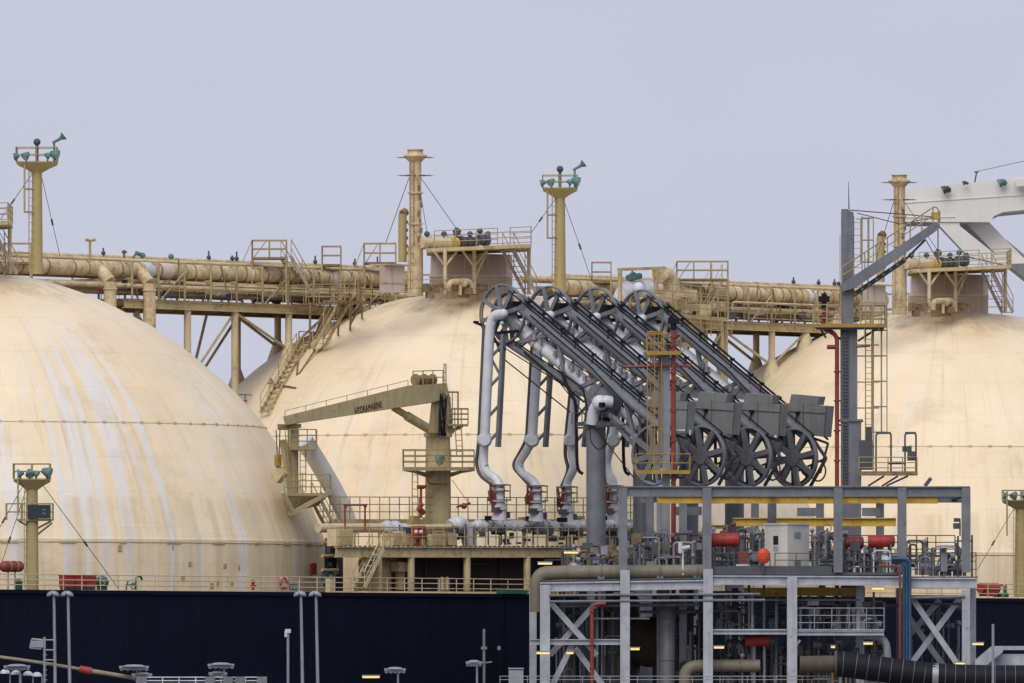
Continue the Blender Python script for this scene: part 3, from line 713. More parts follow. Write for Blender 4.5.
# ================================================================== deck crane
t = crane = thing('deck_crane', 'large beige deck crane with jib resting leftwards, before the middle tank', 'crane', SV(438, 545, 19))
CV = 19
C = lambda x, y, v=CV: SV(x, y, v)
b = MB(); k = 18.3
b.tube(C(438, 560), C(438, 467), 13.5/k, 12.8/k, n=20); b.tube(C(438, 467), C(438, 437), 12.8/k, 12.3/k, n=20)
b.tube(C(438, 437), C(438, 433), 14.5/k, n=20); b.build('pedestal', M['crane'], t)
b = MB(); b.prism([C(428, 433, CV+.7), C(454, 433, CV+.7), C(450, 396, CV+.7), C(447, 386, CV+.7), C(434, 388, CV+.7), C(431, 405, CV+.7)], +YY*1.4); b.build('slewing_house', M['crane'], t)
b = MB(); b.prism([C(447, 383, CV+.9), C(449, 398, CV+.9), C(431, 402.5, CV+.9), C(394, 408, CV+.9), C(285, 425, CV+.9), C(283, 416.5, CV+.9), C(408, 385.5, CV+.9)], +YY*1.1); b.build('jib', M['crane'], t)
b = MB(); b.tube(C(394, 408, CV+.35), C(409, 417, CV+.35), .2); b.tube(C(407, 416, CV+.35), C(434, 432, CV+.35), .26, n=12); b.build('luffing_cylinder', M['crane'], t)
b = MB(); b.tube(C(416, 380, CV+.5), C(432, 380, CV+.5), .26, n=16)
for x in (415.5, 424, 432.5): b.tube(C(x-.4, 380, CV+.5), C(x+.4, 380, CV+.5), .34, n=16)
b.build('winch_drum', M['rusty'], t)
b = MB(); b.rail([C(413, 385, CV+1), C(443, 384, CV+1)], .75, .9, .03, 2); b.rail([C(444, 388, CV+.8), C(446, 388, CV+.8)], 1.3, .4, .03, 3)
b.rail([C(285, 416, CV+.8), C(408, 385.5, CV+.8)], .28, 1.6, .02, 1); b.build('jib_handrail', M['rail'], t)
b = MB(); pf = [C(403, 467, CV+1.6), C(474, 467, CV+1.6), C(474, 467, CV+1.6)+YY*3.2, C(403, 467, CV+1.6)+YY*3.2]
b.prism([p-UP*.12 for p in pf], UP*.12); b.beam(pf[0]-UP*.1, pf[1]-UP*.1, .08, .2)
for a in (406, 471): b.beam(C(a, 468.5, CV+1.2), C(438+(8 if a > 438 else -8), 477, CV), .14, .16)
for p in pf: b.beam(p-UP*.1, C(438, 476, CV), .1, .12)
b.build('service_platform', M['crane'], t)
b = MB(); b.rail([pf[0], pf[1], pf[2], pf[3], pf[0]], .95, .9, .028, 3); b.build('platform_railing', M['rail'], t)
b = MB(); up = [C(448, 424, CV+1), C(468, 424, CV+1), C(468, 424, CV+1)+YY*1.6, C(448, 424, CV+1)+YY*1.6]
b.prism([p-UP*.1 for p in up], UP*.1); b.tube(C(448, 433, CV+.4), C(462, 426, CV+.6), .1); b.build('upper_platform', M['crane'], t)
b = MB(); b.rail([up[0], up[1], up[2], up[3]], .85, .5, .028, 3); b.tube(C(448, 392), C(458, 392), .05); b.tube(C(458, 392), C(458, 424), .05); b.build('upper_railing', M['rail'], t)
b = MB(); b.ladder(C(460, 457, CV+1), C(458, 424, CV+1), D3, .5, .035, .3); b.ladder(C(415, 545, CV+1), C(415, 468, CV+1), D3, .45, .03, .35); b.ladder(C(450, 424, CV+.9), C(450, 392, CV+.9), D3, .4, .03, .3); b.build('ladder', M['rail'], t)
b = MB(); rnd.seed(8)
for i in range(9): x = rnd.uniform(440, 448); b.path([C(x, 392+rnd.random()*6, CV+.9), C(x+rnd.uniform(-3, 4), 412, CV+1.0), C(x+rnd.uniform(-4, 3), 436, CV+.9)], .035, .3, 5)
b.build('hydraulic_hose', M['black'], t)
b = MB(); b.path([C(427, 478, CV+.9), C(429, 484, CV+.9), C(446, 484, CV+.9)], .05, .2, 6); b.tube(C(452, 480, CV+1), C(470, 505, CV+2), .025, n=4); b.build('conduit', M['rusty'], t)
b = MB(); bl = MB(); floodlight(b, bl, C(439, 459, CV+1.1), N3+UP*-.6, .36); f = b.build('floodlight', M['teal'], t); bl.build('lens', M['lens'], f)
# lettering on the jib
cu = bpy.data.curves.new('t', 'FONT'); cu.body = 'HYDRAMARINE'; cu.size = .62; cu.extrude = .008; cu.align_x = 'CENTER'; cu.align_y = 'CENTER'; cu.space_character = 1.1
to = bpy.data.objects.new('tmp', cu); col.objects.link(to); bpy.context.view_layer.update()
me = bpy.data.meshes.new_from_object(to.evaluated_get(bpy.context.evaluated_depsgraph_get())); bpy.data.objects.remove(to)
pa, pb = C(355, 411.5, CV+.915), C(382, 404.6, CV+.915); xd = (pb-pa).normalized(); zd = xd.cross(N3*-1).normalized(); zd = zd if zd.z > 0 else -zd
ctr = (pa+pb)/2; wd = max(v.co.x for v in me.vertices)-min(v.co.x for v in me.vertices); s0 = (pb-pa).length/wd
b = MB(); b.add([ctr+xd*v.co.x*s0+zd*v.co.y*.85+N3*(v.co.z+.002) for v in me.vertices], [tuple(p.vertices) for p in me.polygons]); b.build('lettering', M['maroon'], t)
# hook block at the jib end
b = MB(); b.tube(C(276, 430), C(277.5, 458), .03); b.tube(C(280, 428), C(279, 458), .03); b.build('hook_rope', M['wire'], t)
b = MB(); b.box(C(278, 460, CV+.3), .3, .25, .6, D3); b.sph(C(278, 465, CV+.3), .17); b.build('hook_block', M['oyel'], t)

# jib rest
t = thing('jib_rest', 'beige post with platforms holding the crane jib end beside the left tank', 'jib rest', C(291, 500))
b = MB(); b.tube(C(293, 500), C(293, 428), .3, n=14); b.tube(C(293, 428), C(293, 424), .45, n=14); b.beam(C(293, 500), C(283, 440), .3, .3); b.build('post', M['crane'], t)
b = MB()
for x0, x1, y in ((290, 316, 447), (284, 330, 493)):
    a, c = C(x0, y, CV+1.3), C(x1, y, CV+1.3); b.prism([a-UP*.15, c-UP*.15, c+YY*2.2-UP*.15, a+YY*2.2-UP*.15], UP*.15)
b.add([C(284, 494, CV+1.3), C(330, 494, CV+1.3), C(318, 506, CV+.6), C(290, 512, CV+.6), C(284, 494, CV-.9), C(330, 494, CV-.9), C(318, 506, CV-.6), C(290, 512, CV-.6)], [(0, 1, 2, 3), (7, 6, 5, 4), (0, 4, 5, 1), (3, 2, 6, 7), (1, 5, 6, 2), (0, 3, 7, 4)])
b.build('platform', M['crane'], t)
b = MB()
for x0, x1, y, h in ((290, 316, 447, .95), (284, 330, 493, 1.0)):
    a, c = C(x0, y, CV+1.3), C(x1, y, CV+1.3); b.rail([a, c, c+YY*2.2], h, .75, .03, 3)
b.build('railing', M['rail'], t)
b = MB(); b.ladder(C(303, 492, CV+.9), C(303, 448, CV+.9), D3, .45, .03); b.ladder(C(287, 430, CV+.6), C(294, 494, CV+.6), D3, .35, .03); b.build('ladder', M['rail'], t)
b = MB(); b.box(C(286, 427, CV+.2), .9, .8, .3); b.build('cradle', M['rusty'], t)
b = MB(); b.beam(C(283, 492, CV+1.3), C(293, 512, CV+1.2), .14, .2); b.beam(C(330, 492, CV+1.3), C(292, 513, CV+1.2), .14, .22); b.beam(C(284, 470, CV+.5), C(276, 480, CV), .5, .5); b.beam(C(300, 494, CV), C(290, 516, CV-.5), .2, .25)
b.build('bracket', M['crane'], t)
b = MB(); b.stairs(C(340, 545, CV+.5), C(316, 500, CV+.8), N3, .7); b.build('access_stairs', M['crane'], t)

# stair climbing the left flank of the middle tank
t = thing('dome_stairway', 'steep beige stairway climbing the left flank of the middle tank', 'stairway', on_tank(300, 380, 1, .5))
def OT(x, y, l=.7): return on_tank(x, y, 1, l)
b = MB(); b.stairs(OT(264, 412), OT(300, 351), (OT(282, 380)-OT(280, 380)).normalized()+N3*.0, .8); b.stairs(OT(318, 349), OT(350, 292), N3, .8)
b.stairs(OT(300, 350), OT(304, 346), N3, .8, rails=False); b.build('stairs', M['beige'], t)
b = MB()
for x0, x1, y in ((299, 325, 349), (338, 373, 300), (234, 268, 412)):
    y = float(y); p = OT(x0, y, .9); q = p+D3*((x1-x0)/12.1); b.prism([p-UP*.1, q-UP*.1, q-N3*1.2-UP*.1, p-N3*1.2-UP*.1], UP*.1)
    b.rail([p, q], 1.0, .9, .03, 3)
b.build('landing', M['rusty'], t)
b = MB()
for x, y, x2, y2 in ((299, 350, 297, 375), (315, 350, 299, 374), (268, 383, 296, 388), (340, 302, 338, 335), (352, 302, 350, 330), (362, 300, 362, 318), (350, 325, 362, 303), (331, 338, 318, 352), (285, 350, 292, 362), (270, 378, 277, 388)):
    b.tube(OT(x, y, .8), OT(x2, y2, .1), .06, n=6)
b.build('strut', M['rusty'], t)
t = thing('crown_walkway', 'beige railed walkway and stair on the upper left shoulder of the middle tank', 'walkway', SV(350, 300, 5))
b = MB(); p, q = SV(306, 303, -3), SV(371, 302, -3); b.prism([p-UP*.12, q-UP*.12, q-N3*1.2-UP*.12, p-N3*1.2-UP*.12], UP*.12); b.build('platform', M['rusty'], t)
b = MB(); b.rail([p, q, q-N3*1.2], 1.05, 1.05, .03, 3); b.rail([p-N3*1.2, q-N3*1.2], 1.05, 1.05, .03, 2); b.build('railing', M['rail'], t)
b = MB(); 
for x in (310, 324, 338, 350, 362, 370):
    c = SV(x, 302, -3); u, v = uv(c); z = surf(u, v); b.tube(V((c.x, c.y, ZC+z-.2)), c, .07)
    if x > 330: b.tube(V((c.x, c.y, ZC+z+.2)), c+D3*.9, .05)
b.build('support_post', M['rusty'], t)


# ================================================================== manifold deck
t = mdk = thing('manifold_platform', 'raised beige manifold platform on deck below the crane', 'platform', SV(440, 590, 22))
MV = 23.3
S = lambda x, y, v=MV: SV(x, y, v)
b = MB(); p, q = S(336, 547), S(640, 547.5)
b.prism([p-UP*.12, q-UP*.12, q-N3*3-UP*.12, p-N3*3+D3*3.3-UP*.12], UP*.12); b.build('platform', M['rusty'], t)
b = MB(); b.ibeam(S(336, 552), S(640, 552.5), .3, .58); b.beam(S(336, 552, MV-.1), S(640, 552.5, MV-.1), .1, .5); b.build('edge_girder', M['beige'], t)
for x in (380, 411, 467, 527, 575, 620):
    b = MB(); b.tube(S(x, 557), S(x, 591), .2 if x > 390 else .12, n=12); b.build('leg', M['beige'], t)
b = MB(); b.rail([S(337, 546), S(640, 546.5)], 1.02, .86, .028, 2); b.build('lower_railing', M['rail'], t)
b = MB(); up0, up1 = S(330, 519, 19.2), S(640, 519.5, 19.2); b.rail([up0, up1], 1.2, .8, .028, 3); b.build('upper_railing', M['rail'], t)
b = MB(); b.prism([up0-UP*.15, up1-UP*.15, up1-N3*1.5-UP*.15, up0-N3*1.5+D3*1.7-UP*.15], UP*.15); b.beam(up0-UP*.2, up1-UP*.2, .1, .28)
for i in range(14): c = up0.lerp(up1, i/13); b.tube(c-UP*1.5, c, .06, n=6); b.tube(c-UP*.9, c+D3*1-UP*.2, .04, n=6)
b.build('upper_walkway', M['beige'], t)
b = MB(); b.stairs(S(359, 588, 23.6), S(378, 549, 23.6), N3, .8, .9); b.build('stairs', M['beige_lt'], t)
b = MB()
for i in range(58): c = S(341+i*4.8, 547, MV+.12); b.box(c, .16, .05, .14, D3)
b.build('kick_plate_tab', M['dgrey'], t)
# bulkheads in the shade beneath
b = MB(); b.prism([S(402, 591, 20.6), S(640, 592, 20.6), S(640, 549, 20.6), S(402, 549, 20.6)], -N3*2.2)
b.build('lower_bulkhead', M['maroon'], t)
b = MB()
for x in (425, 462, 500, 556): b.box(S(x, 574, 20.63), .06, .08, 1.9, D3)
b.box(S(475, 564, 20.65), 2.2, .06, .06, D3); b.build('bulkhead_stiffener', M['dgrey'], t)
b = MB(); b.lathe(S(375, 591, 21.4), [(.9, 0), (.9, 1.6), (.5, 2.1), (0, 2.1)], 20); b.build('deck_locker', M['beige'], t)
b = MB(); b.tube(S(400, 590, 22.3), S(400, 567, 22.3), .28, n=12); b.sph(S(400, 567, 22.3), .38); b.box(S(400, 567, 22.6), .8, .6, .5, D3); b.build('vent_cowl', M['beige'], t)
b = MB()
for x in (354, 330, 442, 445): b.box(S(x, 585, 22.6), .35, .35, .7, D3)
b.tube(S(442, 590, 22.9), S(442, 577, 22.9), .09); b.tube(S(447, 590, 22.9), S(447, 577, 22.9), .09); b.build('mooring_fitting', M['beige_lt'], t)

def cabinet(x0, x1, y0, y1, v, m, lab):
    t = thing('deck_cabinet', lab, 'cabinet', SV((x0+x1)/2, y1, v), 'plain cabinets on the manifold platform')
    p, q = SV(x0, y1, v), SV(x1, y1, v); h = SV(x0, y0, v).z-p.z
    b = MB(); b.prism([p, q, q-N3*.8, p-N3*.8], UP*h); b.build('body', M[m], t)
    b = MB(); c = (p+q)/2; b.box(c+UP*h*.5+N3*.02, (q-p).length*.86, .03, h*.86, D3); b.build('door', M['beige'], t)
t = thing('deck_machinery', 'dark machinery in the gap between the left tank skirt and the platform', 'machinery', SV(330, 590, 20)); rnd.seed(15)
b = MB(); b.prism([SV(325, 591, 19.6), SV(343, 591, 19.6), SV(343, 538, 19.6), SV(325, 538, 19.6)], YY*.6); b.build('back_plate', M['dgrey'], t)
for i in range(16):
    b = MB(); x = rnd.uniform(325, 337); y = rnd.uniform(541, 588); b.box(SV(x, y, rnd.uniform(19.9, 21)), rnd.uniform(.2, .6), .3, rnd.uniform(.15, .8), D3); b.build('housing', M[rnd.choice(('dgrey', 'blue', 'black', 'beige', 'galv'))], t)
for y in (543, 556, 570): b = MB(); b.tube(SV(322, y, 21), SV(338, y, 21), .09); b.build('pipe', M['beige'], t)
cabinet(338, 353, 529, 546, 22.6, 'beige_lt', 'pale cabinet at the left end of the manifold platform')
cabinet(393, 401, 533, 546, 22.4, 'pipe', 'narrow tan cabinet right of the platform stair head')
cabinet(403, 425, 531, 546, 22.4, 'pipe', 'tan cabinet left of the red hydrant box')
cabinet(431, 446, 534, 546, 22.4, 'pipe', 'tan cabinet right of the red hydrant box')
cabinet(447, 457, 532, 546, 22.2, 'rusty', 'rust-stained cabinet under the white elbow pipe')
t = thing('hydrant_box', 'bright red hydrant box with round dials before the crane pedestal', 'hydrant box', S(418, 538))
b = MB(); b.box(S(418.5, 532.5, 23.0), .62, .5, .72, D3); b.build('box', M['red'], t)
b = MB(); b.sph(S(416, 532, 23.3), .12, sq=(1, 1, 1)); b.sph(S(421, 532, 23.3), .12); b.build('dial', M['white'], t)
b = MB(); b.tube(S(418, 548, 22.9), S(418, 537, 22.9), .12); b.tube(S(420, 545, 22.9), S(414, 545, 22.9), .06); b.build('stand_pipe', M['red'], t)
t = thing('fire_monitor', 'dark red fire pipe with valves climbing beside the crane pedestal', 'fire pipe', S(422, 520, 21))
b = MB(); b.path([SV(421, 518, 20.9), SV(421, 487, 20.9), SV(426, 486, 20.9)], .07, .2); b.tube(SV(418, 487, 20.9), SV(424, 487, 20.9), .11); b.tube(SV(418.5, 508, 20.9), SV(423.5, 513, 20.9), .16); b.sph(SV(421, 505, 20.9), .15)
b.tube(SV(457, 507, 20.9), SV(470, 503, 20.9), .06); b.sph(SV(464, 506, 20.9), .17); b.build('pipe', M['dred'], t)
t = thing('hose_gantry', 'thin beige gantry frame with two red corner brackets at the platform left end', 'gantry', S(353, 530))
b = MB(); b.path([SV(345, 530, 22), SV(345, 505, 22)], .05); b.path([SV(365, 530, 22), SV(365, 505, 22)], .05); b.tube(SV(344, 505, 22), SV(366, 505, 22), .05); b.build('frame', M['dred'], t)
b = MB(); b.add([SV(343, 505, 22.06), SV(348, 505, 22.06), SV(345, 509, 22.06)], [(0, 1, 2)]); 
b = MB(); b.prism([SV(343, 504, 22.06), SV(348, 504, 22.06), SV(345, 509, 22.06)], N3*.06); b.prism([SV(362, 504, 22.06), SV(367, 504, 22.06), SV(365, 509, 22.06)], N3*.06); b.build('corner_bracket', M['red'], t)
# cargo manifold
t = thing('cargo_manifold', 'line of large white and beige cargo pipes along the manifold platform', 'cargo pipes', S(440, 530))
m0 = 21.2
b = MB(); b.tube(SV(318, 528, m0), SV(384, 528, m0), .25, n=14); b.tube(SV(399, 528, m0), SV(450, 527, m0), .17, n=14); b.build('liquid_header', M['beige_lt'], t)
b = MB(); b.path([SV(304, 440, m0-3), SV(318, 462, m0-3), SV(340, 500, m0-3), SV(350, 530, m0-3)], .5, 1.5, 16); b.build('insulated_header', M['bridge'], t)
b = MB(); b.tube(SV(382, 528, m0), SV(399, 528, m0), .3, n=16); b.tube(SV(386, 528, m0), SV(387.5, 528, m0), .42, n=16); b.tube(SV(394, 528, m0), SV(396, 528, m0), .4, n=16); b.tube(SV(401, 528, m0), SV(405, 528, m0), .26, n=16); b.build('white_flange', M['white'], t)
b = MB(); b.path([SV(450, 527, m0), SV(458, 522, m0), SV(466, 528, m0), SV(470, 546, m0)], .4, .7, 16); b.sph(SV(458, 524, m0+.1), .45, 14, 10); b.build('white_elbow', M['white'], t)
b = MB(); rnd.seed(14)
b.tube(SV(465, 526, m0), SV(640, 526.5, m0), .2, n=14)
for x in range(470, 640, 7): r = rnd.uniform(.22, .36); b.tube(SV(x, 526+rnd.uniform(-1, 1), m0+.1), SV(x+rnd.uniform(1.5, 4.5), 526, m0+.1), r, n=14)
for x in (478, 500, 523, 537, 567, 583, 611): b.sph(SV(x, 525+rnd.uniform(-1, 2), m0+.2), rnd.uniform(.2, .3), 12, 8)
b.build('valve_line', M['white'], t)
b = MB()
for i in range(60):
    x = rnd.uniform(400, 636); y = rnd.uniform(528, 544); b.box(SV(x, y, rnd.uniform(20.6, 22.4)), rnd.uniform(.1, .5), .25, rnd.uniform(.1, .45), D3)
for i in range(22):
    x = rnd.uniform(396, 636); b.tube(SV(x, 545, 21.8), SV(x, rnd.uniform(519, 535), 21.8), .045, n=6); 
b.build('small_fitting', M['dgrey'], t)
b = MB()
for i in range(40):
    x = rnd.uniform(400, 636); y = rnd.uniform(518, 532); b.box(SV(x, y, rnd.uniform(19.5, 20.5)), rnd.uniform(.15, .6), .3, rnd.uniform(.15, .4), D3)
b.build('pipe_saddle', M['mast'], t)
b = MB()
for x in (490, 531, 562, 602): b.box(SV(x, 519+rnd.uniform(-1, 1), 21.6), .45, .4, .25, D3); b.box(SV(x+8, 533, 22), .6, .5, .18, D3)
b.build('presentation_flange', M['black'], t)

# ================================================================== things along the deck edge
t = thing('life_raft', 'red life raft capsule at the far left, on the left tank skirt', 'life raft', SV(11.5, 572, 23.2))
b = MB(); b.tube(SV(4, 566.5, 23.2), SV(19, 566.5, 23.2), .29, n=16); b.sph(SV(4.5, 566.5, 23.2), .29); b.sph(SV(18.8, 566.5, 23.2), .29); b.build('capsule', M['dred'], t)
b = MB(); 
for x in (8, 15): b.ring(SV(x, 566.5, 23.2), D3, .29, .02, 20); b.tube(SV(x, 570, 23.2), SV(x, 590, 23.2), .04)
b.build('strap', M['mast'], t)
for i, (x, lab) in enumerate(((66.5, 'leftmost of the red boxes behind the deck railing before the left tank'), (77.5, 'middle of the red boxes behind the deck railing before the left tank'), (89, 'rightmost of the red boxes behind the deck railing, next to the green ventilator'))):
    t = thing('hose_box', lab, 'hose box', SV(x, 588, 23), 'red boxes behind the deck railing')
    b = MB(); ww = (.62, .55, .62)[i]; hh = (.62, .62, .55)[i]; b.box(SV(x, 581.5, 23), ww, .5, hh, D3); b.build('box', M['red'], t)
    b = MB(); b.box(SV(x, 575.5, 23), ww+.06, .56, .06, D3); b.build('lid', M['red'], t)
    b = MB(); b.box(SV(x, 588.5, 23), ww*.9, .4, .16, D3); b.build('foot', M['dgrey'], t)
t = thing('deck_ventilator', 'round green ventilator behind the railing, right of the red boxes', 'ventilator', SV(102, 590, 23))
b = MB(); b.tube(SV(102, 590, 23), SV(102, 585, 23), .28, n=14); b.sph(SV(102, 582.5, 23), .36, 16, 10, (1, 1, 1)); b.build('cowl', M['green'], t)
b = MB(); b.ring(SV(102.3, 581.5, 23.33), N3, .2, .04); b.sph(SV(103, 581.5, 23.25), .12); b.build('grille', M['galv'], t)
t = thing('gooseneck_vent', 'green gooseneck pipe with handwheel behind the deck railing', 'gooseneck', SV(135, 590, 23))
b = MB(); b.path([SV(136, 590, 23), SV(136, 577, 23), SV(140.5, 575.5, 23), SV(142, 580, 23)], .06, .25); b.tube(SV(126, 585, 23), SV(135, 585, 23), .05); b.ring(SV(133, 586, 23), N3, .16, .03); b.tube(SV(126, 590, 23), SV(128, 580, 23), .04); b.build('pipe', M['green'], t)
t = thing('green_pedestal', 'small green pedestal beside the deck light mast foot', 'pedestal', SV(18.5, 590, 23.2))
b = MB(); b.box(SV(18.5, 585.5, 23.2), .28, .3, .45, D3); b.box(SV(18.5, 582, 23.2), .34, .34, .06, D3); b.box(SV(18.5, 578.5+4, 23.2)+UP*.15, .2, .2, .12, D3); b.build('pedestal', M['green'], t)
t = thing('lifebuoy', 'orange lifebuoy hanging on the railing near the left tank skirt end', 'lifebuoy', SV(284, 583, 23.85))
b = MB(); b.ring(SV(284, 583, 23.85), N3, .27, .075, 24, 8); b.build('ring', M['orange'], t)
b = MB()
for a in range(4): e = D3*math.cos(a*math.pi/2+.78)+UP*math.sin(a*math.pi/2+.78); b.tube(SV(284, 583, 23.85)+e*.18, SV(284, 583, 23.85)+e*.36, .085, n=8)
b.build('reflective_band', M['lens'], t)
t = thing('extinguisher_box', 'small red extinguisher box on the left tank skirt', 'extinguisher box', SV(312, 573, 21.6))
pp = on_tank(312, 569, 0, .25); b = MB(); b.box(pp, .38, .35, .62, D3); b.build('box', M['red'], t)
b = MB(); b.box(pp+N3*.19, .3, .02, .5, D3); b.build('door', M['dred'], t)
t.location = pp; 
for c in t.children: c.location = V((0, 0, 0))-(pp-LOC[t.name])
t = thing('red_hydrant', 'small red hydrant standing by the railing left of the lifebuoy', 'hydrant', SV(253, 590, 23.2))
b = MB(); b.tube(SV(253, 590, 23.2), SV(253, 582, 23.2), .08); b.sph(SV(253, 582, 23.2), .12); b.tube(SV(251, 586, 23.2), SV(256, 586, 23.2), .06); b.build('body', M['red'], t)
t = thing('name_plate', 'small green framed sign on the railing right of the lifebuoy', 'sign', SV(293, 586, 23.75))
b = MB(); b.box(SV(293, 587, 23.8), .5, .04, .32, D3); b.build('board', M['green'], t)
b = MB(); b.box(SV(291.5, 587, 23.83), .12, .02, .2, D3); b.box(SV(294.5, 587, 23.83), .16, .02, .2, D3); b.build('panel', M['lens'], t)
t = thing('gangway_mat', 'flat green gangway mat on the deck edge right of the platform stair', 'mat', SV(512, 591, 24))
b = MB(); b.box(SV(512, 592, 24.0), 2.0, .5, .2, D3); b.box(SV(512, 590.5, 24.0), 1.6, .3, .08, D3); b.build('mat', M['green'], t)
t = thing('hose_box', 'red box behind the railing near the right light mast', 'hose box', SV(989, 597, 23), 'red boxes behind the deck railing')
b = MB(); b.tube(SV(980, 588, 23), SV(997, 588, 23), .3, n=14); b.box(SV(988.5, 592, 23), 1.1, .5, .5, D3); b.build('box', M['red'], t)
t = thing('winch_reel', 'green reel frame beside the right red box on deck', 'reel', SV(1001, 597, 23))
b = MB(); b.ring(SV(1001, 590, 23.2), N3, .3, .06); b.box(SV(1001, 595, 23), .8, .5, .25, D3); b.tube(SV(996, 584, 23), SV(996, 597, 23), .05); b.tube(SV(1006, 584, 23), SV(1006, 597, 23), .05); b.build('reel', M['green'], t)

# ================================================================== white bridge wing beyond the right tank
t = thing('bridge_wing', 'white bridge wing with slanting support leg, beyond the right tank', 'bridge wing', W(980, 300, 724))
BY = 722
B = lambda x, y, d=0: W(x, y, BY)+YY*d
b = MB(); b.prism([B(903, 189), B(947, 185.6), B(1100, 167.5), B(1100, 204), B(1024, 210), B(1003, 212), B(994, 216), B(990, 222), B(903, 222)], YY*7)
b.build('wing_deck', M['bridge'], t)
b = MB(); b.prism([B(903, 216, .1), B(962, 215.4, .1), B(958.5, 219, .1), B(960, 226, .1), B(1000, 258, .1), B(1040, 261, .1), B(1040, 292, .1), B(1006, 265, .1), B(968, 256, .1), B(940, 226, .1), B(930, 218, .1)], YY*2.0); b.build('slanting_leg', M['bridge'], t)
b = MB(); b.prism([B(984, 214, 4.5), B(991, 222, 4.5), B(1024, 249, 4.5), B(1060, 280, 4.5), B(1060, 300, 4.5), B(1003, 258, 4.5), B(962, 222, 4.5), B(960, 214, 4.5)], YY*2.0); b.build('slanting_leg', M['bridge'], t)
b = MB(); b.prism([B(962, 215.4, 2.1), B(984, 214, 2.1), B(1030, 262, 2.1), B(1003, 259, 2.1)], YY*2.4); b.build('underside_panel', M['bridge'], t)
b = MB(); b.prism([B(1006, 264, -.2), B(1060, 262.5, -.2), B(1060, 306, -.2)], YY*.3); b.build('leg_flare', M['cwt'], t)
b = MB(); b.beam(B(903, 203, -.02), B(1100, 190, -.02), .05, .05); b.beam(B(903, 217.5, -.02), B(955, 217, -.02), .05, .06); b.build('seam', M['cab'], t)
b = MB(); b.prism([B(1014, 181, -.3), B(1100, 170, -.3), B(1100, 178, -.3), B(1016, 187, -.3)], -YY*.5); b.build('wing_ledge', M['bridge'], t)
for x, y, m_ in ((945, 189.5, 'dgrey'), (964, 183, 'dgrey'), (1001, 182.5, 'teal')):
    b = MB(); bl = MB(); floodlight(b, bl, B(x, y, -.5), V((-1, -.1, -.5)), .36 if x != 964 else .2); b.sph(B(x+3, y+.5, -.4), .2 if x != 964 else .1); f = b.build('floodlight', M[m_], t); bl.build('lens', M['lens'], f)
b = MB(); b.tube(B(975.5, 184, 2), B(978, 170.5, 2), .05, n=5); b.tube(B(975.5, 170.5, 2), B(980, 170.5, 2), .05, n=5); b.tube(B(977, 170.3, 2), B(1060, 152, 2), .025, n=4); b.build('aerial', M['wire'], t)
b = MB(); b.prism([B(1050, 200, 2), B(1300, 200, 2), B(1300, 600, 2), B(1050, 600, 2)], YY*14); b.build('superstructure', M['bridge'], t)
# ================================================================== jetty
JY = 584.0
def J(px, py, dy=0): return W(px, py, JY+dy)
BASE = ZC-3.4
b = MB()
b.box((5, 564, BASE-.4), 95, 8, .8); b.prism([(-5, 568.1, BASE-.8), (38, 568.1, BASE-.8), (38, 616, BASE-.8), (14, 616, BASE-.8), (-5, 594.6, BASE-.8)], UP*.8)
for x in range(-40, 50, 7): b.tube((x, 564, -4), (x, 564, BASE-.5), .5, n=10)
for x in range(-4, 34, 6):
    for y in (576, 588, 600):
        if y < 594+1.12*(x+5): b.tube((x, y, -4), (x, y, BASE-.5), .5, n=10)
struct(b.build('jetty_deck', M['concrete']))
def zb(p, z=None): return V((p.x, p.y, BASE if z is None else z))

t = fr = thing('jetty_frame', 'tall grey steel frame with decks carrying the loading arms', 'steel frame', V((13, 594, BASE)))
# upper storey
for dy, xs in ((0, (623, 707, 772, 838, 902, 966)),):
    for x in xs: e = 3.6 if x == 772 else 0; b = MB(); b.ibeam(J(x, 572.5, e), J(x, 487.8, e), .46, .46, YY, .07); b.beam(J(x, 572.4, e-.02), J(x, 487.9, e-.02), .38, .03, YY); b.build('upper_post', M['grey'], t)
for x in (650, 755, 820, 880): b = MB(); b.beam(J(x, 583, 16), J(x, 495, 16), .42, .42, YY); b.build('upper_post', M['grey'], t)
b = MB(); b.ibeam(J(617, 491.5), J(970, 491.5), .45, .55, UP, .06); b.beam(J(617, 491.5, -.0), J(970, 491.5, 0), .1, .5); b.build('top_girder', M['grey'], t)
b = MB(); b.ibeam(J(640, 498, 16), J(962, 498, 16), .4, .5, UP, .06); b.build('top_girder', M['grey'], t)
b = MB()
for x in (623, 707, 772, 838, 902, 966): b.ibeam(J(x, 491, .3), V((J(x, 491, 0).x, JY+16, J(x, 491, 0).z)), .3, .4, UP, .05)
for x0, x1, y in ((672, 702, 511), (797, 818, 512), (862, 880, 512)): b.box(J((x0+x1)/2, y, 9), (x1-x0)/19, .4, .45)
b.build('cross_girder', M['grey'], t)
b = MB(); b.ibeam(J(658, 499.5, 2), J(938, 499.5, 2), .3, .42, UP, .06); b.build('front_crane_rail', M['yellow'], t)
b = MB(); b.ibeam(J(733, 522, 12), J(896, 522, 12), .3, .45, UP, .06); b.build('rear_crane_rail', M['yellow'], t)
b = MB(); b.ibeam(J(704, 527, 14), J(728, 527, 14), .3, .22, UP, .05); b.build('short_crane_rail', M['yellow'], t)
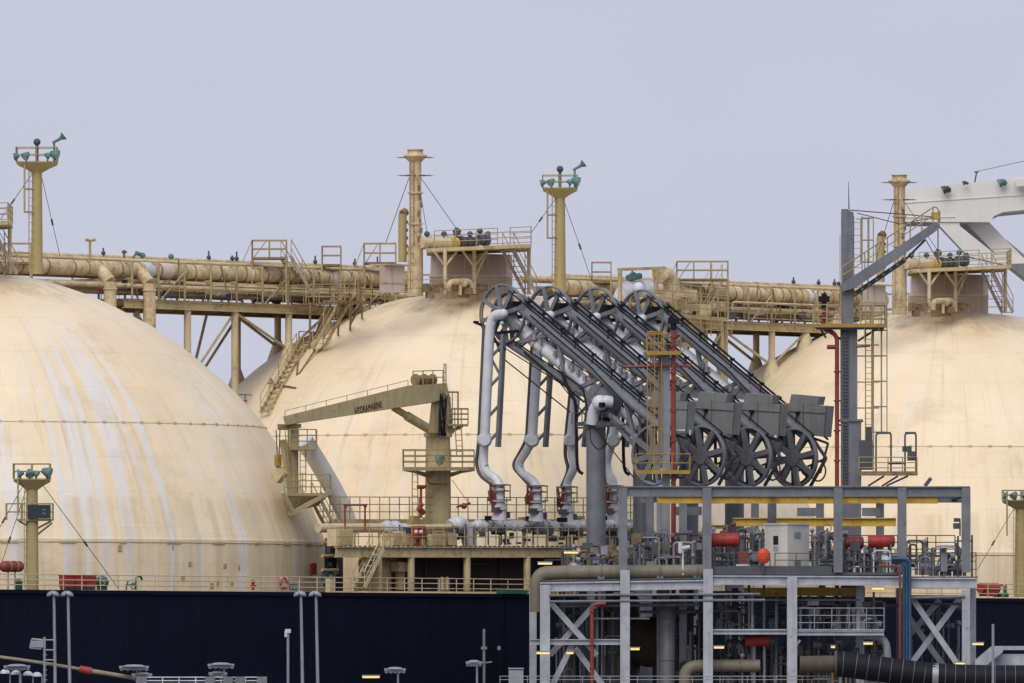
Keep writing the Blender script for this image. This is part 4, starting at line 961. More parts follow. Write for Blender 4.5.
# middle deck
b = MB(); b.ibeam(J(540, 587), J(707, 584.5), .4, .5, UP, .08); b.beam(J(540, 587), J(707, 584.5), .12, .42); b.ibeam(J(707, 580), J(902, 581), .4, .5, UP, .08); b.beam(J(707, 580), J(902, 581), .12, .42); b.ibeam(J(902, 583), J(977, 583), .4, .55, UP, .08); b.beam(J(902, 583), J(977, 583), .14, .5)
b.build('deck_girder', M['wframe'], t)
b = MB(); b.prism([J(707, 574.5), J(902, 575), J(902, 575)+YY*17, J(707, 574.5)+YY*17], UP*.08); b.prism([J(540, 581.5), J(706, 579), J(706, 579)+YY*17, J(540, 581.5)+YY*17], UP*.08); b.prism([J(903, 578), J(978, 578), J(978, 578)+YY*10, J(903, 578)+YY*10], UP*.08)
b.build('middle_deck', M['dgrey'], t)
b = MB(); b.beam(J(707, 570, .2), J(832, 570, .2), .05, .42); b.beam(J(773, 573.5, .1), J(902, 573.5, .1), .05, .12); b.build('toe_plate', M['dgrey'], t)
for x, y, wd, dy in ((545, 585, .52, 0), (533, 588, .38, 5), (625, 570, .5, 0), (708, 569, .5, 0), (792, 577, .52, 0), (860, 578, .42, 2), (966, 590, .42, 0), (973, 588, .3, 4)):
    p = J(x, y, dy-.06); b = MB(); b.ibeam(zb(p), p, wd, wd, YY, .07); b.beam(zb(p)-YY*.03, p-YY*.03, wd*.86, .05, YY); b.build('lower_post', M['wframe'], t)
for x, y, wd, dy in ((583, 590, .4, 14), (609, 590, .4, 10), (690, 590, .4, 12), (735, 588, .35, 12), (822, 585, .35, 14), (900, 588, .4, 12)):
    p = J(x, y, dy); b = MB(); b.beam(zb(p), p, wd, wd, YY); b.build('lower_post', M['grey'], t)
b = MB()
for p, q, dy in (((550, 602), (597, 655), .6), ((597, 602), (550, 655), 1.1), ((550, 690), (572, 645), .6), ((575, 648), (610, 695), 1.1)): b.beam(J(*p, dy), J(*q, dy), .3, .3, YY)
for p, q, dy in (((912, 598), (960, 668), .6), ((960, 598), (908, 668), 1.1), ((905, 612), (945, 668), 5), ((940, 600), (905, 640), 6)): b.beam(J(*p, dy), J(*q, dy), .3, .3, YY)
for p, q, dy in (((716, 600), (745, 640), 8), ((738, 645), (760, 670), 5)): b.beam(J(*p, dy), J(*q, dy), .3, .3, YY)
b.build('diagonal_brace', M['wframe'], t)
b = MB(); b.ibeam(J(530, 642, .2), J(625, 642, .2), .3, .3); b.ibeam(J(710, 632, 0), J(790, 632, 0), .3, .26); b.ibeam(J(795, 633, 0), J(884, 633, 0), .3, .26)
b.prism([J(710, 630, .1), J(884, 630, .1), J(884, 630, .1)+YY*5, J(710, 630, .1)+YY*5], UP*.05); b.beam(J(800, 640, 0), J(796, 646, 0), .12, .12); b.build('lower_walkway', M['wframe'], t)
b = MB(); b.rail([J(797, 630, 0), J(884, 630, 0)], 1.15, 1.0, .026); b.rail([J(797, 630, 4.5), J(884, 630, 4.5)], 1.15, 1.0, .026); b.build('lower_railing', M['galv'], t)
b = MB(); b.ibeam(J(744, 592, 3), J(790, 592, 3), .25, .45, UP, .06); b.ibeam(J(797, 591.5, 3), J(865, 592, 3), .25, .45, UP, .06); b.build('lower_crane_rail', M['yellow'], t)
b = MB(); b.rail([J(707, 574, .3), J(770, 574, .3)], 1.1, 1.05, .024); b.rail([J(775, 574, .3), J(902, 574.5, .3)], 1.1, 1.05, .024); b.rail([J(905, 577.5, .3), J(976, 577.5, .3), J(976, 577.5, 9)], 1.3, .9, .024); b.rail([J(545, 581, 1.6), J(706, 578.5, 1.6)], 1.1, 1.2, .022, 2); b.rail([J(630, 575, 6), J(760, 575, 6)], 1.1, 1.0, .03, 3); b.build('middle_railing', M['dgrey'], t)
b = MB(); b.rail([J(500, 683, -3), J(830, 683, -3)], .35, 1.4, .022, 2); b.rail([J(860, 686, -2), J(975, 686, -2)], .3, 1.4, .022, 2); b.build('edge_railing', M['galv'], t)
b = MB(); b.stairs(J(945, 668, 7), J(908, 625, 7), YY, .9, .9); b.build('stairs', M['dgrey'], t)
b = MB(); b.beam(J(900, 597, .2), J(968, 597, .2), .2, .2); b.beam(J(905, 604, 1), J(965, 604, 1), .12, .12); b.beam(J(745, 600, 1), J(860, 600, 1), .1, .1); b.build('deck_beam', M['dgrey'], t)

# pipework of the jetty
t = thing('transfer_pipe', 'fat beige pipe bending down at the left end of the jetty frame', 'pipe', zb(J(537, 600, -.8)))
b = MB(); b.path([J(537, 612, 1.3), J(537, 600, 1.3), J(537, 573.5, 1.3), J(558, 572.5, 1.3), J(704, 571.5, 1.3)], .37, 1.2, 18); b.build('pipe', M['pipe2'], t)
b = MB()
for x in (601, 660, 697): b.ring(J(x, 571.8, 1.3), XX, .37, .06, 20); b.box(J(x, 577, 1.3), .35, .6, .3)
b.build('clamp', M['grey'], t)
t = thing('service_pipes', 'bundle of thin grey pipes under the middle deck', 'pipes', zb(J(640, 600, 1)))
for i, (y, x0, x1, r, dy) in enumerate(((595.5, 549, 760, .06, -.4), (601.5, 549, 765, .07, -.3), (606, 560, 700, .09, 2), (612, 640, 790, .08, 4), (598, 905, 965, .08, -.3), (607, 800, 900, .1, 5))):
    b = MB(); b.tube(J(x0, y, dy), J(x1, y-1.5, dy), r, n=8); b.build('pipe', M['grey'], t)
t = thing('hydrant_pipe', 'bright red upright pipe at the left bay of the jetty frame', 'fire pipe', zb(J(592, 690, -.5)))
b = MB(); b.path([zb(J(592, 690, -.5)), J(592, 604, -.5), J(606, 603.5, -.5)], .11, .35, 12); b.build('pipe', M['dred'], t)
b = MB(); 
for y in (612, 645, 668): b.ring(J(592, y, -.5), UP, .13, .035, 16)
b.build('flange', M['dred'], t)
for i, (x, y0, y1, r, dy, m, lab) in enumerate(((597, 608, 690, .42, 7, 'dgrey', 'dark upright vessel behind the red upright pipe'), (667, 604, 668, .42, 3, 'grey', 'grey upright vessel before the round brown tank'), (625, 600, 690, .8, 9, 'dgrey', 'wide dark upright vessel behind the second front post'))):
    t = thing('upright_vessel', lab, 'vessel', zb(J(x, y1, dy)))
    p = J(x, y0, dy); b = MB(); b.lathe(zb(p), [(r, 0), (r, p.z-BASE), (r*.7, p.z-BASE+r*.4), (0, p.z-BASE+r*.5)], 20); b.build('shell', M[m], t)
    b = MB(); 
    for f in (.3, .6, .9): b.ring(zb(p)+UP*(p.z-BASE)*f, UP, r, .04, 20)
    b.build('band', M[m], t)
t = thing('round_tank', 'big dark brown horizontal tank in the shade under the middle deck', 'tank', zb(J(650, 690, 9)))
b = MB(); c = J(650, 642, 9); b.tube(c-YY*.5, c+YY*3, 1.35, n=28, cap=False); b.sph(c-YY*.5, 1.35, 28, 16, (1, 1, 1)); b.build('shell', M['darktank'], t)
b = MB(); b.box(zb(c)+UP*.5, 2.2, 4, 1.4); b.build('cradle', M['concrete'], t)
t = thing('discharge_pipe', 'tan horizontal pipe low down between the second and third front posts', 'pipe', zb(J(720, 690, 1)))
b = MB(); b.path([J(685, 690, 1), J(685, 666, 1), J(760, 665.5, 1)], .33, .8, 16); b.build('pipe', M['pipe2'], t)
b = MB(); 
for x in (712, 740): b.ring(J(x, 666, 1), XX, .34, .05, 18)
b.build('flange', M['rusty'], t)
t = thing('bent_pipe', 'grey pipe bending down left of the blue pipes', 'pipe', zb(J(890, 690, .5)))
b = MB(); b.path([J(862, 636, .5), J(886, 637, .5), J(890, 690, .5)], .2, .6, 12); b.path([J(790, 612, 6), J(800, 603, 6), J(835, 602, 6), J(842, 625, 6)], .2, .6, 12); b.build('pipe', M['galv'], t)
t = thing('blue_pipes', 'bundle of tall blue pipes at the right part of the jetty', 'pipes', zb(J(907, 690, -.7)))
for i, (x, y, r) in enumerate(((904, 563, .075), (906.8, 561, .075), (909.8, 559, .085), (900, 566, .06))):
    b = MB(); b.path([zb(J(x, 690, -.7-.1*i)), J(x, y, -.7-.1*i), J(x-12-i*3, y-.5, -.7-.1*i)], r, .3, 10); b.build('pipe', M['blue' if i < 3 else 'dred'], t)
b = MB(); b.beam(zb(J(907, 690, -.5)), J(907, 566, -.5), .34, .06, YY); b.build('cable_tray', M['blue'], t)
# black hose
t = thing('cargo_hose', 'thick black ribbed hose curving along the bottom right', 'hose', J(930, 690, -4))
hp = [J(836, 664, -4), J(850, 665, -4), J(885, 670, -4), J(930, 676, -4), J(980, 678, -4), J(1050, 678, -4), J(1120, 682, -4)]
b = MB(); b.path(hp, .68, 2.0, 20); b.build('hose_body', M['black'], t)
b = MB()
for k in range(len(hp)-1):
    q = max(1, round((hp[k+1]-hp[k]).length/.55))
    for i in range(q): b.ring(hp[k].lerp(hp[k+1], (i+.5)/q), (hp[k+1]-hp[k]), .675, .016, 24, 5)
b.build('rib', M['grey'], t)
b = MB(); b.tube(J(932, 676.2, -4), J(938, 676.4, -4), .70, n=22); b.build('grey_band', M['galv'], t)
b = MB(); b.tube(J(800, 664.5, -4), J(836, 664, -4), .45, n=20); b.ring(J(836, 664, -4), XX, .6, .1, 24); b.build('end_pipe', M['darktank'], t)
t = thing('ramp_hood', 'pale grey sloping steel hood at the bottom right edge', 'hood', J(1000, 668, -1))
b = MB(); b.prism([J(975, 669, -1), J(975, 661, -1), J(993, 646, -1), J(1003, 646, -1), J(1003, 652, -1), J(988, 664, -1), J(988, 669, -1)], YY*2); b.prism([J(996, 646, 0), J(1100, 646, 0), J(1100, 650, 0), J(998, 650, 0)], YY*3); b.prism([J(988, 654, .2), J(1100, 654, .2), J(1100, 672, .2), J(988, 672, .2)], YY*2); b.build('hood', M['wframe'], t)

def red_drum(lab, x0, x1, y, r, dy, m='red'):
    t = thing('hose_drum', lab, 'drum', J((x0+x1)/2, 575, dy), 'red drums on the middle deck')
    b = MB(); b.tube(J(x0, y, dy), J(x1, y-.5, dy), r, n=18); b.sph(J(x1, y-.5, dy), r*.98, 16, 8, (.35, 1, 1)); b.build('drum', M[m], t)
    b = MB(); 
    for x in (x0+2, (x0+x1)/2, x1-2): b.ring(J(x, y, dy), XX, r, .03, 20)
    b.build('hoop', M[m], t)
    b = MB(); 
    for x in (x0+4, x1-4): b.tube(J(x, y, dy), J(x, 575, dy), .07)
    b.build('stand', M['dgrey'], t)
red_drum('bright red drum left of the pale cabinet', 711, 738, 540, .36, 1)
red_drum('bright red drum right of the pale cabinet, behind the fourth upper post', 868, 893, 541.5, .33, 1)
red_drum('darker red short drum left of the bright right-hand drum', 846, 862, 543, .33, 2, 'dred')
red_drum('red drum hanging under the lower walkway, near the third front post', 745, 768, 641, .3, 1)
t = thing('red_locker', 'small dark red locker between the left red drum and the orange lifebuoy', 'locker', J(743, 574, 1))
b = MB(); b.box(J(743, 557, 1), .5, .4, .62); b.build('body', M['dred'], t); b = MB(); b.box(J(743, 565.5, 1), .75, .5, .14); b.build('foot', M['white'], t)
t = thing('lifebuoy', 'orange lifebuoy housing on a dark post before the pale cabinet', 'lifebuoy', J(763, 574, -.1))
b = MB(); b.sph(J(763.5, 556, -.1), .42, 20, 12, (.86, .4, 1)); b.ring(J(763.5, 556, -.22), YY, .16, .05, 24, 8); b.build('ring', M['orange'], t)
b = MB(); b.tube(J(763, 574, 0), J(763, 529, 0), .07); b.build('post', M['dgrey'], t)
t = thing('control_cabinet', 'pale grey control cabinet with door window on the middle deck', 'cabinet', J(787, 574, 2))
c = J(787, 549, 1.9); ax = V((math.cos(R(-38)), math.sin(R(-38)), 0)); c.z = (J(0, 573, 2).z+J(0, 525, 2).z)/2; hh = J(0, 525, 2).z-J(0, 573, 2).z
b = MB(); b.box(c, 1.5, 1.9, hh, ax); b.build('body', M['cab'], t)
b = MB(); b.box(c+UP*(hh/2+.04), 1.62, 2.02, .09, ax); b.build('roof', M['cab'], t)
fy = -V((-ax.y, ax.x, 0)); 
b = MB(); b.box(c+fy*.965-UP*.05, 1.1, .04, hh*.86, ax); d = b.build('door', M['cab'], t)
b = MB(); b.box(c+fy*.99+UP*.45, .32, .03, .46, ax); b.build('window', M['glass'], d)
b = MB(); b.box(c+fy*.99+UP*.02, .3, .03, .28, ax); b.build('notice', M['lens'], d)
b = MB()
for z in (.72, -.75): b.box(c-ax*.0+ax*.765+UP*z-fy*-.1, .03, .55, .36, ax)
b.build('louvre', M['galv'], t)

# clutter between posts: valves, pumps, small manifolds
def skid(lab, name, x0, x1, y0, yb, dy0, dy1, n, seed, mats=('dgrey', 'grey', 'galv')):
    t = thing(name, lab, 'pipework', J((x0+x1)/2, yb, dy0)); rnd.seed(seed)
    n = int(n*1.5)
    for m in mats:
        b = MB()
        for i in range(n):
            x = rnd.uniform(x0, x1); dy = rnd.uniform(dy0, dy1); y = rnd.uniform(y0, yb-4); k = rnd.random()
            if k < .3: b.tube(J(x, yb, dy), J(x, y, dy), rnd.uniform(.04, .1), n=8); b.sph(J(x, y, dy), rnd.uniform(.09, .18), 8, 6)
            elif k < .55: x2 = min(x1, x+rnd.uniform(6, 22)); b.path([J(x, yb, dy), J(x, y, dy), J(x2, y, dy), J(x2, yb, dy)], rnd.uniform(.04, .09), .2, 7)
            elif k < .75: b.tube(J(x, y, dy), J(min(x1+2, x+rnd.uniform(3, 9)), y, dy), rnd.uniform(.14, .26), n=12)
            elif k < .87: b.ring(J(x, y, dy), YY if rnd.random() < .6 else XX, rnd.uniform(.14, .26), .03, 18, 5); b.tube(J(x, yb, dy), J(x, y, dy), .05, n=6)
            else: b.box(J(x, y, dy), rnd.uniform(.2, .6), .3, rnd.uniform(.2, .6))
        b.build('pipework', M[m], t)
    return t
skid('dense grey valves and pipes on deck between the first two upper posts', 'valve_skid', 634, 702, 532, 578, 2, 8, 16, 31, ('dgrey', 'grey', 'rusty', 'galv'))
skid('tangled pipes and valves right of the pale cabinet', 'valve_skid', 812, 846, 528, 573, 1.5, 6, 13, 32)
skid('low pipes and valves on deck near the blue pipes', 'valve_skid', 845, 900, 546, 573, .8, 5, 16, 33, ('dgrey', 'galv', 'white'))
skid('dark pipes and meters between the pale cabinet and the left drum', 'valve_skid', 738, 770, 528, 572, 2.5, 6, 8, 34)
skid('small posts and devices on the right end deck', 'valve_skid', 930, 965, 545, 576, 1, 5, 7, 35)
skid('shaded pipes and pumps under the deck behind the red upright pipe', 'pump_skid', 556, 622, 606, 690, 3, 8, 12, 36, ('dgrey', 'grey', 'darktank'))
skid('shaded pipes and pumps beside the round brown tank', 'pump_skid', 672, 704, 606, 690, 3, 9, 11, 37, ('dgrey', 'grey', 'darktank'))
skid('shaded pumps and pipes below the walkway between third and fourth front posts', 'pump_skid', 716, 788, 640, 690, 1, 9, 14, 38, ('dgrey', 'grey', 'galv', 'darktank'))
skid('shaded pipes standing on the lower walkway between second and third front posts', 'pump_skid', 716, 788, 600, 630, 2, 5, 10, 39, ('dgrey', 'grey'))
skid('crowded pipes behind the lower walkway railing', 'pump_skid', 798, 884, 600, 630, 1, 5, 12, 40, ('dgrey', 'grey', 'galv'))
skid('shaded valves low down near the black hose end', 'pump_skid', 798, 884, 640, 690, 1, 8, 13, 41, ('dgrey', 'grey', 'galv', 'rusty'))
skid('dark machinery at the foot of the risers under the top deck', 'valve_skid', 700, 735, 520, 572, 8, 14, 8, 42, ('dgrey', 'dred'))
skid('crowded dark valves standing behind the beige pipe left part', 'valve_skid', 560, 622, 545, 575, 3, 9, 9, 43, ('dgrey', 'galv', 'rusty'))
skid('pipe cluster behind the orange lifebuoy and left drum', 'valve_skid', 700, 760, 528, 573, 6, 12, 10, 44, ('dgrey', 'grey', 'wframe'))
skid('pipe cluster behind the fifth upper post, right of the red drum', 'valve_skid', 893, 932, 540, 575, 3, 9, 9, 45, ('dgrey', 'galv'))
skid('dark pipes behind the rightmost cross braces', 'pump_skid', 906, 962, 600, 690, 6, 10, 7, 46, ('dgrey', 'grey'))
t = thing('cable_ladder', 'horizontal cable ladders and struts crowding the shade under the middle deck', 'cable tray', zb(J(700, 600, 3))); rnd.seed(77)
for i in range(16):
    x0 = rnd.uniform(550, 840); y0 = rnd.uniform(592, 625); dy = rnd.uniform(1.5, 10); b = MB(); b.beam(J(x0, y0, dy), J(x0+rnd.uniform(25, 60), y0, dy), .12, rnd.uniform(.08, .2)); b.build('tray', M[rnd.choice(('dgrey', 'grey', 'galv'))], t)
for i in range(16):
    x0 = rnd.choice((rnd.uniform(553, 620), rnd.uniform(715, 785), rnd.uniform(798, 895))); dy = rnd.uniform(1, 8); b = MB(); b.beam(J(x0, 592, dy), J(x0, 690, dy), .12, .12, YY); b.build('strut', M[rnd.choice(('dgrey', 'grey', 'wframe'))], t)
t = thing('upper_walkway', 'thin railed walkway running behind the valves on the middle deck', 'walkway', J(700, 560, 10))
b = MB(); b.beam(J(630, 556, 10), J(955, 556, 10), .8, .12); b.build('grating', M['dgrey'], t)
b = MB(); b.rail([J(630, 556, 9.6), J(955, 556, 9.6)], 1.1, 1.0, .028, 3); b.build('railing', M['dgrey'], t)
b = MB()
for x in range(640, 955, 35): b.beam(J(x, 575, 10), J(x, 556, 10), .12, .12, YY)
b.build('support', M['grey'], t)
t = thing('white_valve', 'small white T-shaped valve on deck near the second upper post', 'valve', J(683, 575, 1))
b = MB(); b.tube(J(683, 575, 1), J(683, 560, 1), .06); b.tube(J(680.5, 553, 1), J(680.5, 542, 1), .13, n=10); b.tube(J(679, 549, 1), J(690, 547, 1), .12, n=10); b.tube(J(683, 575, 1), J(683, 550, 1), .05); b.build('valve_body', M['white'], t)
for i, (x, y, lab) in enumerate(((655, 459, 0), )): pass
t = thing('flood_lamp_post', 'pair of small flood lamps on a thin post at the right end deck', 'lamp', J(953, 577, .5))
b = MB(); b.tube(J(958, 577, .5), J(958, 536, .5), .05); b.tube(J(955, 541, .5), J(972, 541, .5), .04); b.tube(J(972, 577, .5), J(972, 535, .5), .05); b.build('post', M['dgrey'], t)
b = MB(); b.box(J(957, 526, .4), .4, .3, .3); b.box(J(957, 520, .4), .34, .3, .2); b.tube(J(960, 536, .5), J(960, 519, .5), .04); b.build('lamp_head', M['dgrey'], t)
t = thing('deck_canopy_lamp', 'flat canopy lamp on a short post at the right end deck', 'lamp', J(947, 577, .2))
b = MB(); b.tube(J(944, 577, .2), J(944, 548, .2), .05); b.box(J(944, 562, .2), .35, .3, 1.0); b.build('post', M['grey'], t)
b = MB(); b.lathe(J(946, 548, .2), [(.55, 0), (.5, .08), (.1, .16), (0, .17)], 14); b.box(J(946, 546, .2), .9, .3, .08); b.build('canopy', M['galv'], t)

# lit lamps under the decks
for i, (x, y, wd, lab) in enumerate(((545, 563.5, 15, 'lit strip lamp low on the jetty rail left of the frame'), (571, 552.5, 15, 'lit strip lamp before the ship platform right end'), (543, 653, 14, 'lit strip lamp across the leftmost front posts'), (570, 653, 8, 'small lit lamp right of the leftmost front post'), (635, 649, 10, 'small lit lamp right of the second front post'), (719, 647.5, 11, 'small lit lamp right of the third lower post'), (878, 588.5, 13, 'lit strip lamp under the middle deck near the blue pipes'), (868, 643.5, 10, 'small lit lamp under the lower walkway right end'), (833, 647, 5, 'tiny lit lamp above the black hose end'), (978, 644, 12, 'lit strip lamp right of the rightmost post'), (960, 663.5, 10, 'small lit lamp at the foot of the rightmost cross brace'), (371, 677, 18, 'lit yellow strip lamp low before the hull'))):
    t = thing('strip_lamp', lab, 'lamp', J(x, y, -1.2))
    b = MB(); b.box(J(x, y-1.4, -1.2), wd/19, .2, .07); b.build('housing', M['galv'], t)
    b = MB(); b.tube(J(x-wd/2+.5, y, -1.2), J(x+wd/2-.5, y, -1.2), .055, n=8); b.build('tube', M['lampy'], t)
    b = MB(); b.tube(J(x, y-1.2, -1.2), J(x, y-1.2, 1.5), .03, n=5); b.build('bracket', M['dgrey'], t)
# ================================================================== loading arms
UA = uv(SV(502, 314, 22))[0]
ASP = 3.86
def spoked(b, c, ax, Rr, rr, ns, ph=0, hub=.35, sw=.14, rim=True):
    ax = V(ax).normalized(); a = ax.cross(UP).normalized(); up = UP
    b.ring(c, ax, Rr-rr, rr, 44, 8)
    if rim: b.ring(c+ax*.16, ax, Rr-rr*1.3, rr*.8, 44, 6)
    for i in range(ns):
        t = 2*math.pi*(i+ph)/ns; e = a*math.cos(t)+up*math.sin(t); b.beam(c+e*hub*.7, c+e*(Rr-rr), sw*1.7, sw, ax)
    b.tube(c-ax*.14, c+ax*.2, hub, n=20)
al = ['loading arm nearest the ship crane, its riser with white ball joint fully in view',
      'second loading arm counted from the ship crane, riser partly behind the yellow ladder tower',
      'third loading arm counted from the ship crane, behind the red and yellow ladder tower',
      'loading arm nearest the gangway tower, with the rightmost grey counterweight']
OUT = [[(503, 314), (494, 315), (490, 326), (484.5, 440), (483, 462), (486, 473), (497, 479), (500, 488)],
       [(550, 316), (543, 317), (539, 330), (532, 440), (526, 452), (518, 463), (521, 474), (533, 480), (537, 489)],
       [(597, 318), (587, 320), (582, 335), (571, 440), (572, 455), (575, 466), (571, 474), (567, 481), (567, 490)],
       [(643, 319), (632, 321), (625, 335), (613, 440), (609, 452), (606, 463), (608, 474), (613, 480), (613, 489)]]
for k in range(4):
    u0 = UA+ASP*k
    dpx = 47.3*k; dpy = -0.9*k*-1
    # A(x, y, w): the point seen at arm-one pixel (x, y), w metres off the arm's plane along the ship, carried to arm k
    off = D3*ASP*k
    def A(x, y, w_=0):
        return SU(x, y, UA+w_)+off
    t = thing('loading_arm', al[k], 'loading arm', zb(A(596, 575)), 'marine loading arms on the jetty')
    # riser
    b = MB(); c = A(596, 425); b.tube(zb(c), c, .53, n=24); b.ring(V((c.x, c.y, A(0, 560).z)), UP, .54, .06, 24); b.tube(c, c+UP*.2, .72, n=24)
    b.tube(zb(c), zb(c)+UP*.2, .9, n=24); b.build('riser', M['grey'], t)
    b = MB(); b.beam(A(577, 424, -.6), A(612, 424, -.6), .12, .22); b.beam(A(577, 428, -.6), A(625, 425, -.6), .08, .1); b.beam(A(585, 421, .6), A(612, 421, .6), .12, .3)
    b.rail([A(572, 424, -.8), A(612, 424, -.8)], .6, .8, .025, 1); b.build('riser_bracket', M['dgrey'], t)
    # trunnion housing
    b = MB(); c = A(603, 402, .15); b.tube(c-D3*.45, c+D3*.5, .98, n=8); b.tube(c-D3*.5, c-D3*.45, .9, n=8); b.build('trunnion_housing', M['grey'], t)
    b = MB(); b.path([A(592, 424, -.62), A(594, 408, -.68), A(603, 401, -.7), A(612, 402, -.3)], .33, .9, 14); b.sph(A(600, 403, -.75), .44, 14, 10); b.build('ball_joint', M['white'], t)
    b = MB(); b.box(A(602, 405, -1.15), .3, .2, .28, D3); b.build('joint_cap', M['black'], t)
    # inboard arm
    b = MB(); b.tube(A(520, 308, -.35), A(668, 434, -.35), .25, n=12); b.tube(A(524, 306, .75), A(674, 432, .75), .22, n=12)
    b.build('main_boom', M['grey'], t)
    b = MB(); b.tube(A(508, 343, -.2), A(583, 393, -.2), .2, n=12); b.tube(A(583, 393, -.2), A(640, 440, -.2), .17, n=12); b.build('lower_chord', M['grey'], t)
    b = MB(); b.tube(A(511, 321, .1), A(600, 395, .1), .37, n=18); b.tube(A(600, 395, .1), A(604, 404, .1), .36, n=18)
    b.tube(A(600, 392, .9), A(640, 428, .9), .2, n=12); b.build('product_pipe', M['white'], t)
    b = MB()
    for p, q in (((513, 344), (550, 334)), ((558, 340), (566, 381)), ((570, 392), (600, 378)), ((545, 325), (520, 346)), ((605, 380), (590, 398)), ((625, 398), (636, 444)), ((612, 420), (636, 447)), ((640, 410), (640, 450)), ((655, 421), (648, 470))):
        b.beam(A(*p, -.3), A(*q, -.25), .2, .2)
    for i in range(7):
        x = 535+i*22; y = 320+i*18; b.tube(A(x, y, -.35), A(x+1, y, .75), .07, n=6)
    b.build('lattice_brace', M['grey'], t)
    b = MB(); b.path([A(508, 290, -.75), A(560, 334, -.75), A(676, 432, -.75)], .045, 0, 6); b.path([A(492, 340, -.75), A(560, 383, -.75), A(634, 478, -.75)], .035, 0, 6)
    b.tube(A(524, 352, -.5), A(584, 402, -.5), .06, n=6); b.tube(A(500, 356, -.5), A(570, 412, -.5), .04, n=6); b.build('pantograph_cable', M['black'], t)
    b = MB(); rnd.seed(50)
    b.path([A(524, 300, .2), A(600, 364, .2), A(660, 414, .2)], .06, 0, 8); b.path([A(528, 298, .5), A(690, 436, .5)], .06, 0, 8)
    for i in range(9): x = 530+i*16+rnd.uniform(-3, 3); y = 300+(x-528)*.83; b.box(A(x, y, -.1), .2, .2, .14, D3); b.tube(A(x, y, 0), A(x-2, y+9, -.3), .04, n=5)
    b.path([A(562, 372, -.5), A(568, 390, -.6), A(576, 400, -.6), A(577, 470, -.6), A(583, 474, -.4)], .09, .8, 8)
    b.build('hydraulic_line', M['black'], t)
    b = MB(); b.path([A(590, 425, -1), A(590, 442, -1.1), A(600, 452, -1.1), A(607, 440, -1.1), A(608, 426, -1)], .03, .5, 6); b.build('slack_cable', M['black'], t)
    rnd.seed(90+k)
    b = MB()
    for i in range(14):
        f = rnd.uniform(.05, .95); x = 512+90*f; y = 323+74*f; b.ring(A(x, y, .1), A(600, 395)-A(511, 321), .385, .03, 18, 5) if i % 2 else b.box(A(x+2, y-3, -.35), .18, .18, .3, D3)
    b.build('pipe_flange', M['galv'], t)
    b = MB()
    for i in range(16):
        f = i/15; b.tube(A(512+150*f, 297+127*f, .55), A(514+150*f, 302+127*f, -.3), .03, n=5)
    b.path([A(512, 340, -.45), A(545, 362, -.5), A(583, 388, -.5), A(590, 425, -.6)], .05, .3, 6); b.path([A(530, 315, -.65), A(590, 366, -.65), A(640, 420, -.65), A(645, 440, -.6)], .04, .3, 6)
    b.build('cable_guide', M['black'], t)
    # sheaves
    b = MB(); spoked(b, A(502, 314, -.55), D3, 1.66, .06, 8, .3, .38, .13); b.build('apex_sheave', M['grey'], t)
    b = MB(); spoked(b, A(511, 318, .5), D3, 1.5, .075, 8, .1, .4, .13); b.build('rear_apex_sheave', M['dgrey'], t)
    b = MB(); spoked(b, A(655, 455, -.75), D3, 1.68, .085, 8, .25, .46, .17); b.build('lower_sheave', M['grey'], t)
    b = MB(); spoked(b, A(655, 455, .35), D3, 1.55, .085, 8, .05, .45, .15); b.tube(A(655, 455, -.6), A(655, 455, .35), .3, n=14); b.build('rear_lower_sheave', M['dgrey'], t)
    b = MB(); b.tube(A(503, 314, -1.0), A(503, 314, .6), .2, n=12); b.box(A(515, 306, -.1), 1.0, .6, .5, D3); b.box(A(508, 332, -.7), 1.5, .12, .16, N3+UP*.05); b.path([A(474, 322, -.9), A(484, 326, -.9), A(496, 340, -.8), A(500, 352, -.7)], .08, .3, 6); b.box(A(476, 322, -.9), .25, .2, .12, D3); b.build('apex_bracket', M['black'], t)
    b = MB(); b.sph(A(503.5, 313.5, -1.05), .25, 12, 8); b.sph(A(502, 323, -.9), .12, 10, 6); b.build('apex_swivel', M['white'], t)
    # counterweight
    b = MB(); hw = lambda x, y, w_=0: A(x, y, w_)
    b.prism([hw(645, 399, 0), hw(689, 402, 0), hw(686, 433.5, 0), hw(648, 428.5, 0)], D3*.6); b.prism([hw(653, 390, .05), hw(681, 392.5, .05), hw(679, 401, .05), hw(651, 399.5, .05)], D3*.55); b.build('counterweight', M['cwt'], t)
    b = MB(); b.beam(hw(645.5, 407, -.02), hw(688, 409.8, -.02), .03, .04); b.beam(hw(665, 399, -.02), hw(665, 431, -.02), .04, .04); b.beam(hw(688, 402, -.03), hw(686, 433, -.03), .05, .04)
    b.tube(A(655, 455, .2), A(668, 430, .2), .2); b.beam(A(640, 425, 0), A(668, 470, 0), .3, .3); b.beam(A(672, 431, .2), A(688, 455, .2), .14, .14); b.beam(A(688, 455, .2), A(672, 484, .2), .14, .14); b.beam(A(655, 470, .2), A(688, 455, .2), .1, .1)
    b.ring(A(680, 468, .5), D3, .55, .05, 18, 5); b.tube(A(668, 432, .4), A(690, 440, .4), .07); b.tube(A(690, 440, .4), A(682, 470, .4), .07)
    b.build('counterweight_bracket', M['dgrey'], t)
    # outboard arm, drawn down to its manifold
    def O(x, y, w_=-.95): return SU(x, y, u0+w_)
    P = OUT[k]
    b = MB(); jn = [i for i, p in enumerate(P) if p[1] == 440][0]
    b.path([O(*p) for p in P[:jn+1]], .275, .55, 18); b.path([O(*p) for p in P[jn:]], .25, .5, 16); b.sph(O(*P[jn]), .42, 16, 10); b.tube(O(P[jn][0], P[jn][1], -1.5), O(P[jn][0], P[jn][1], -.3), .3, n=16)
    ex, ey = P[-1]
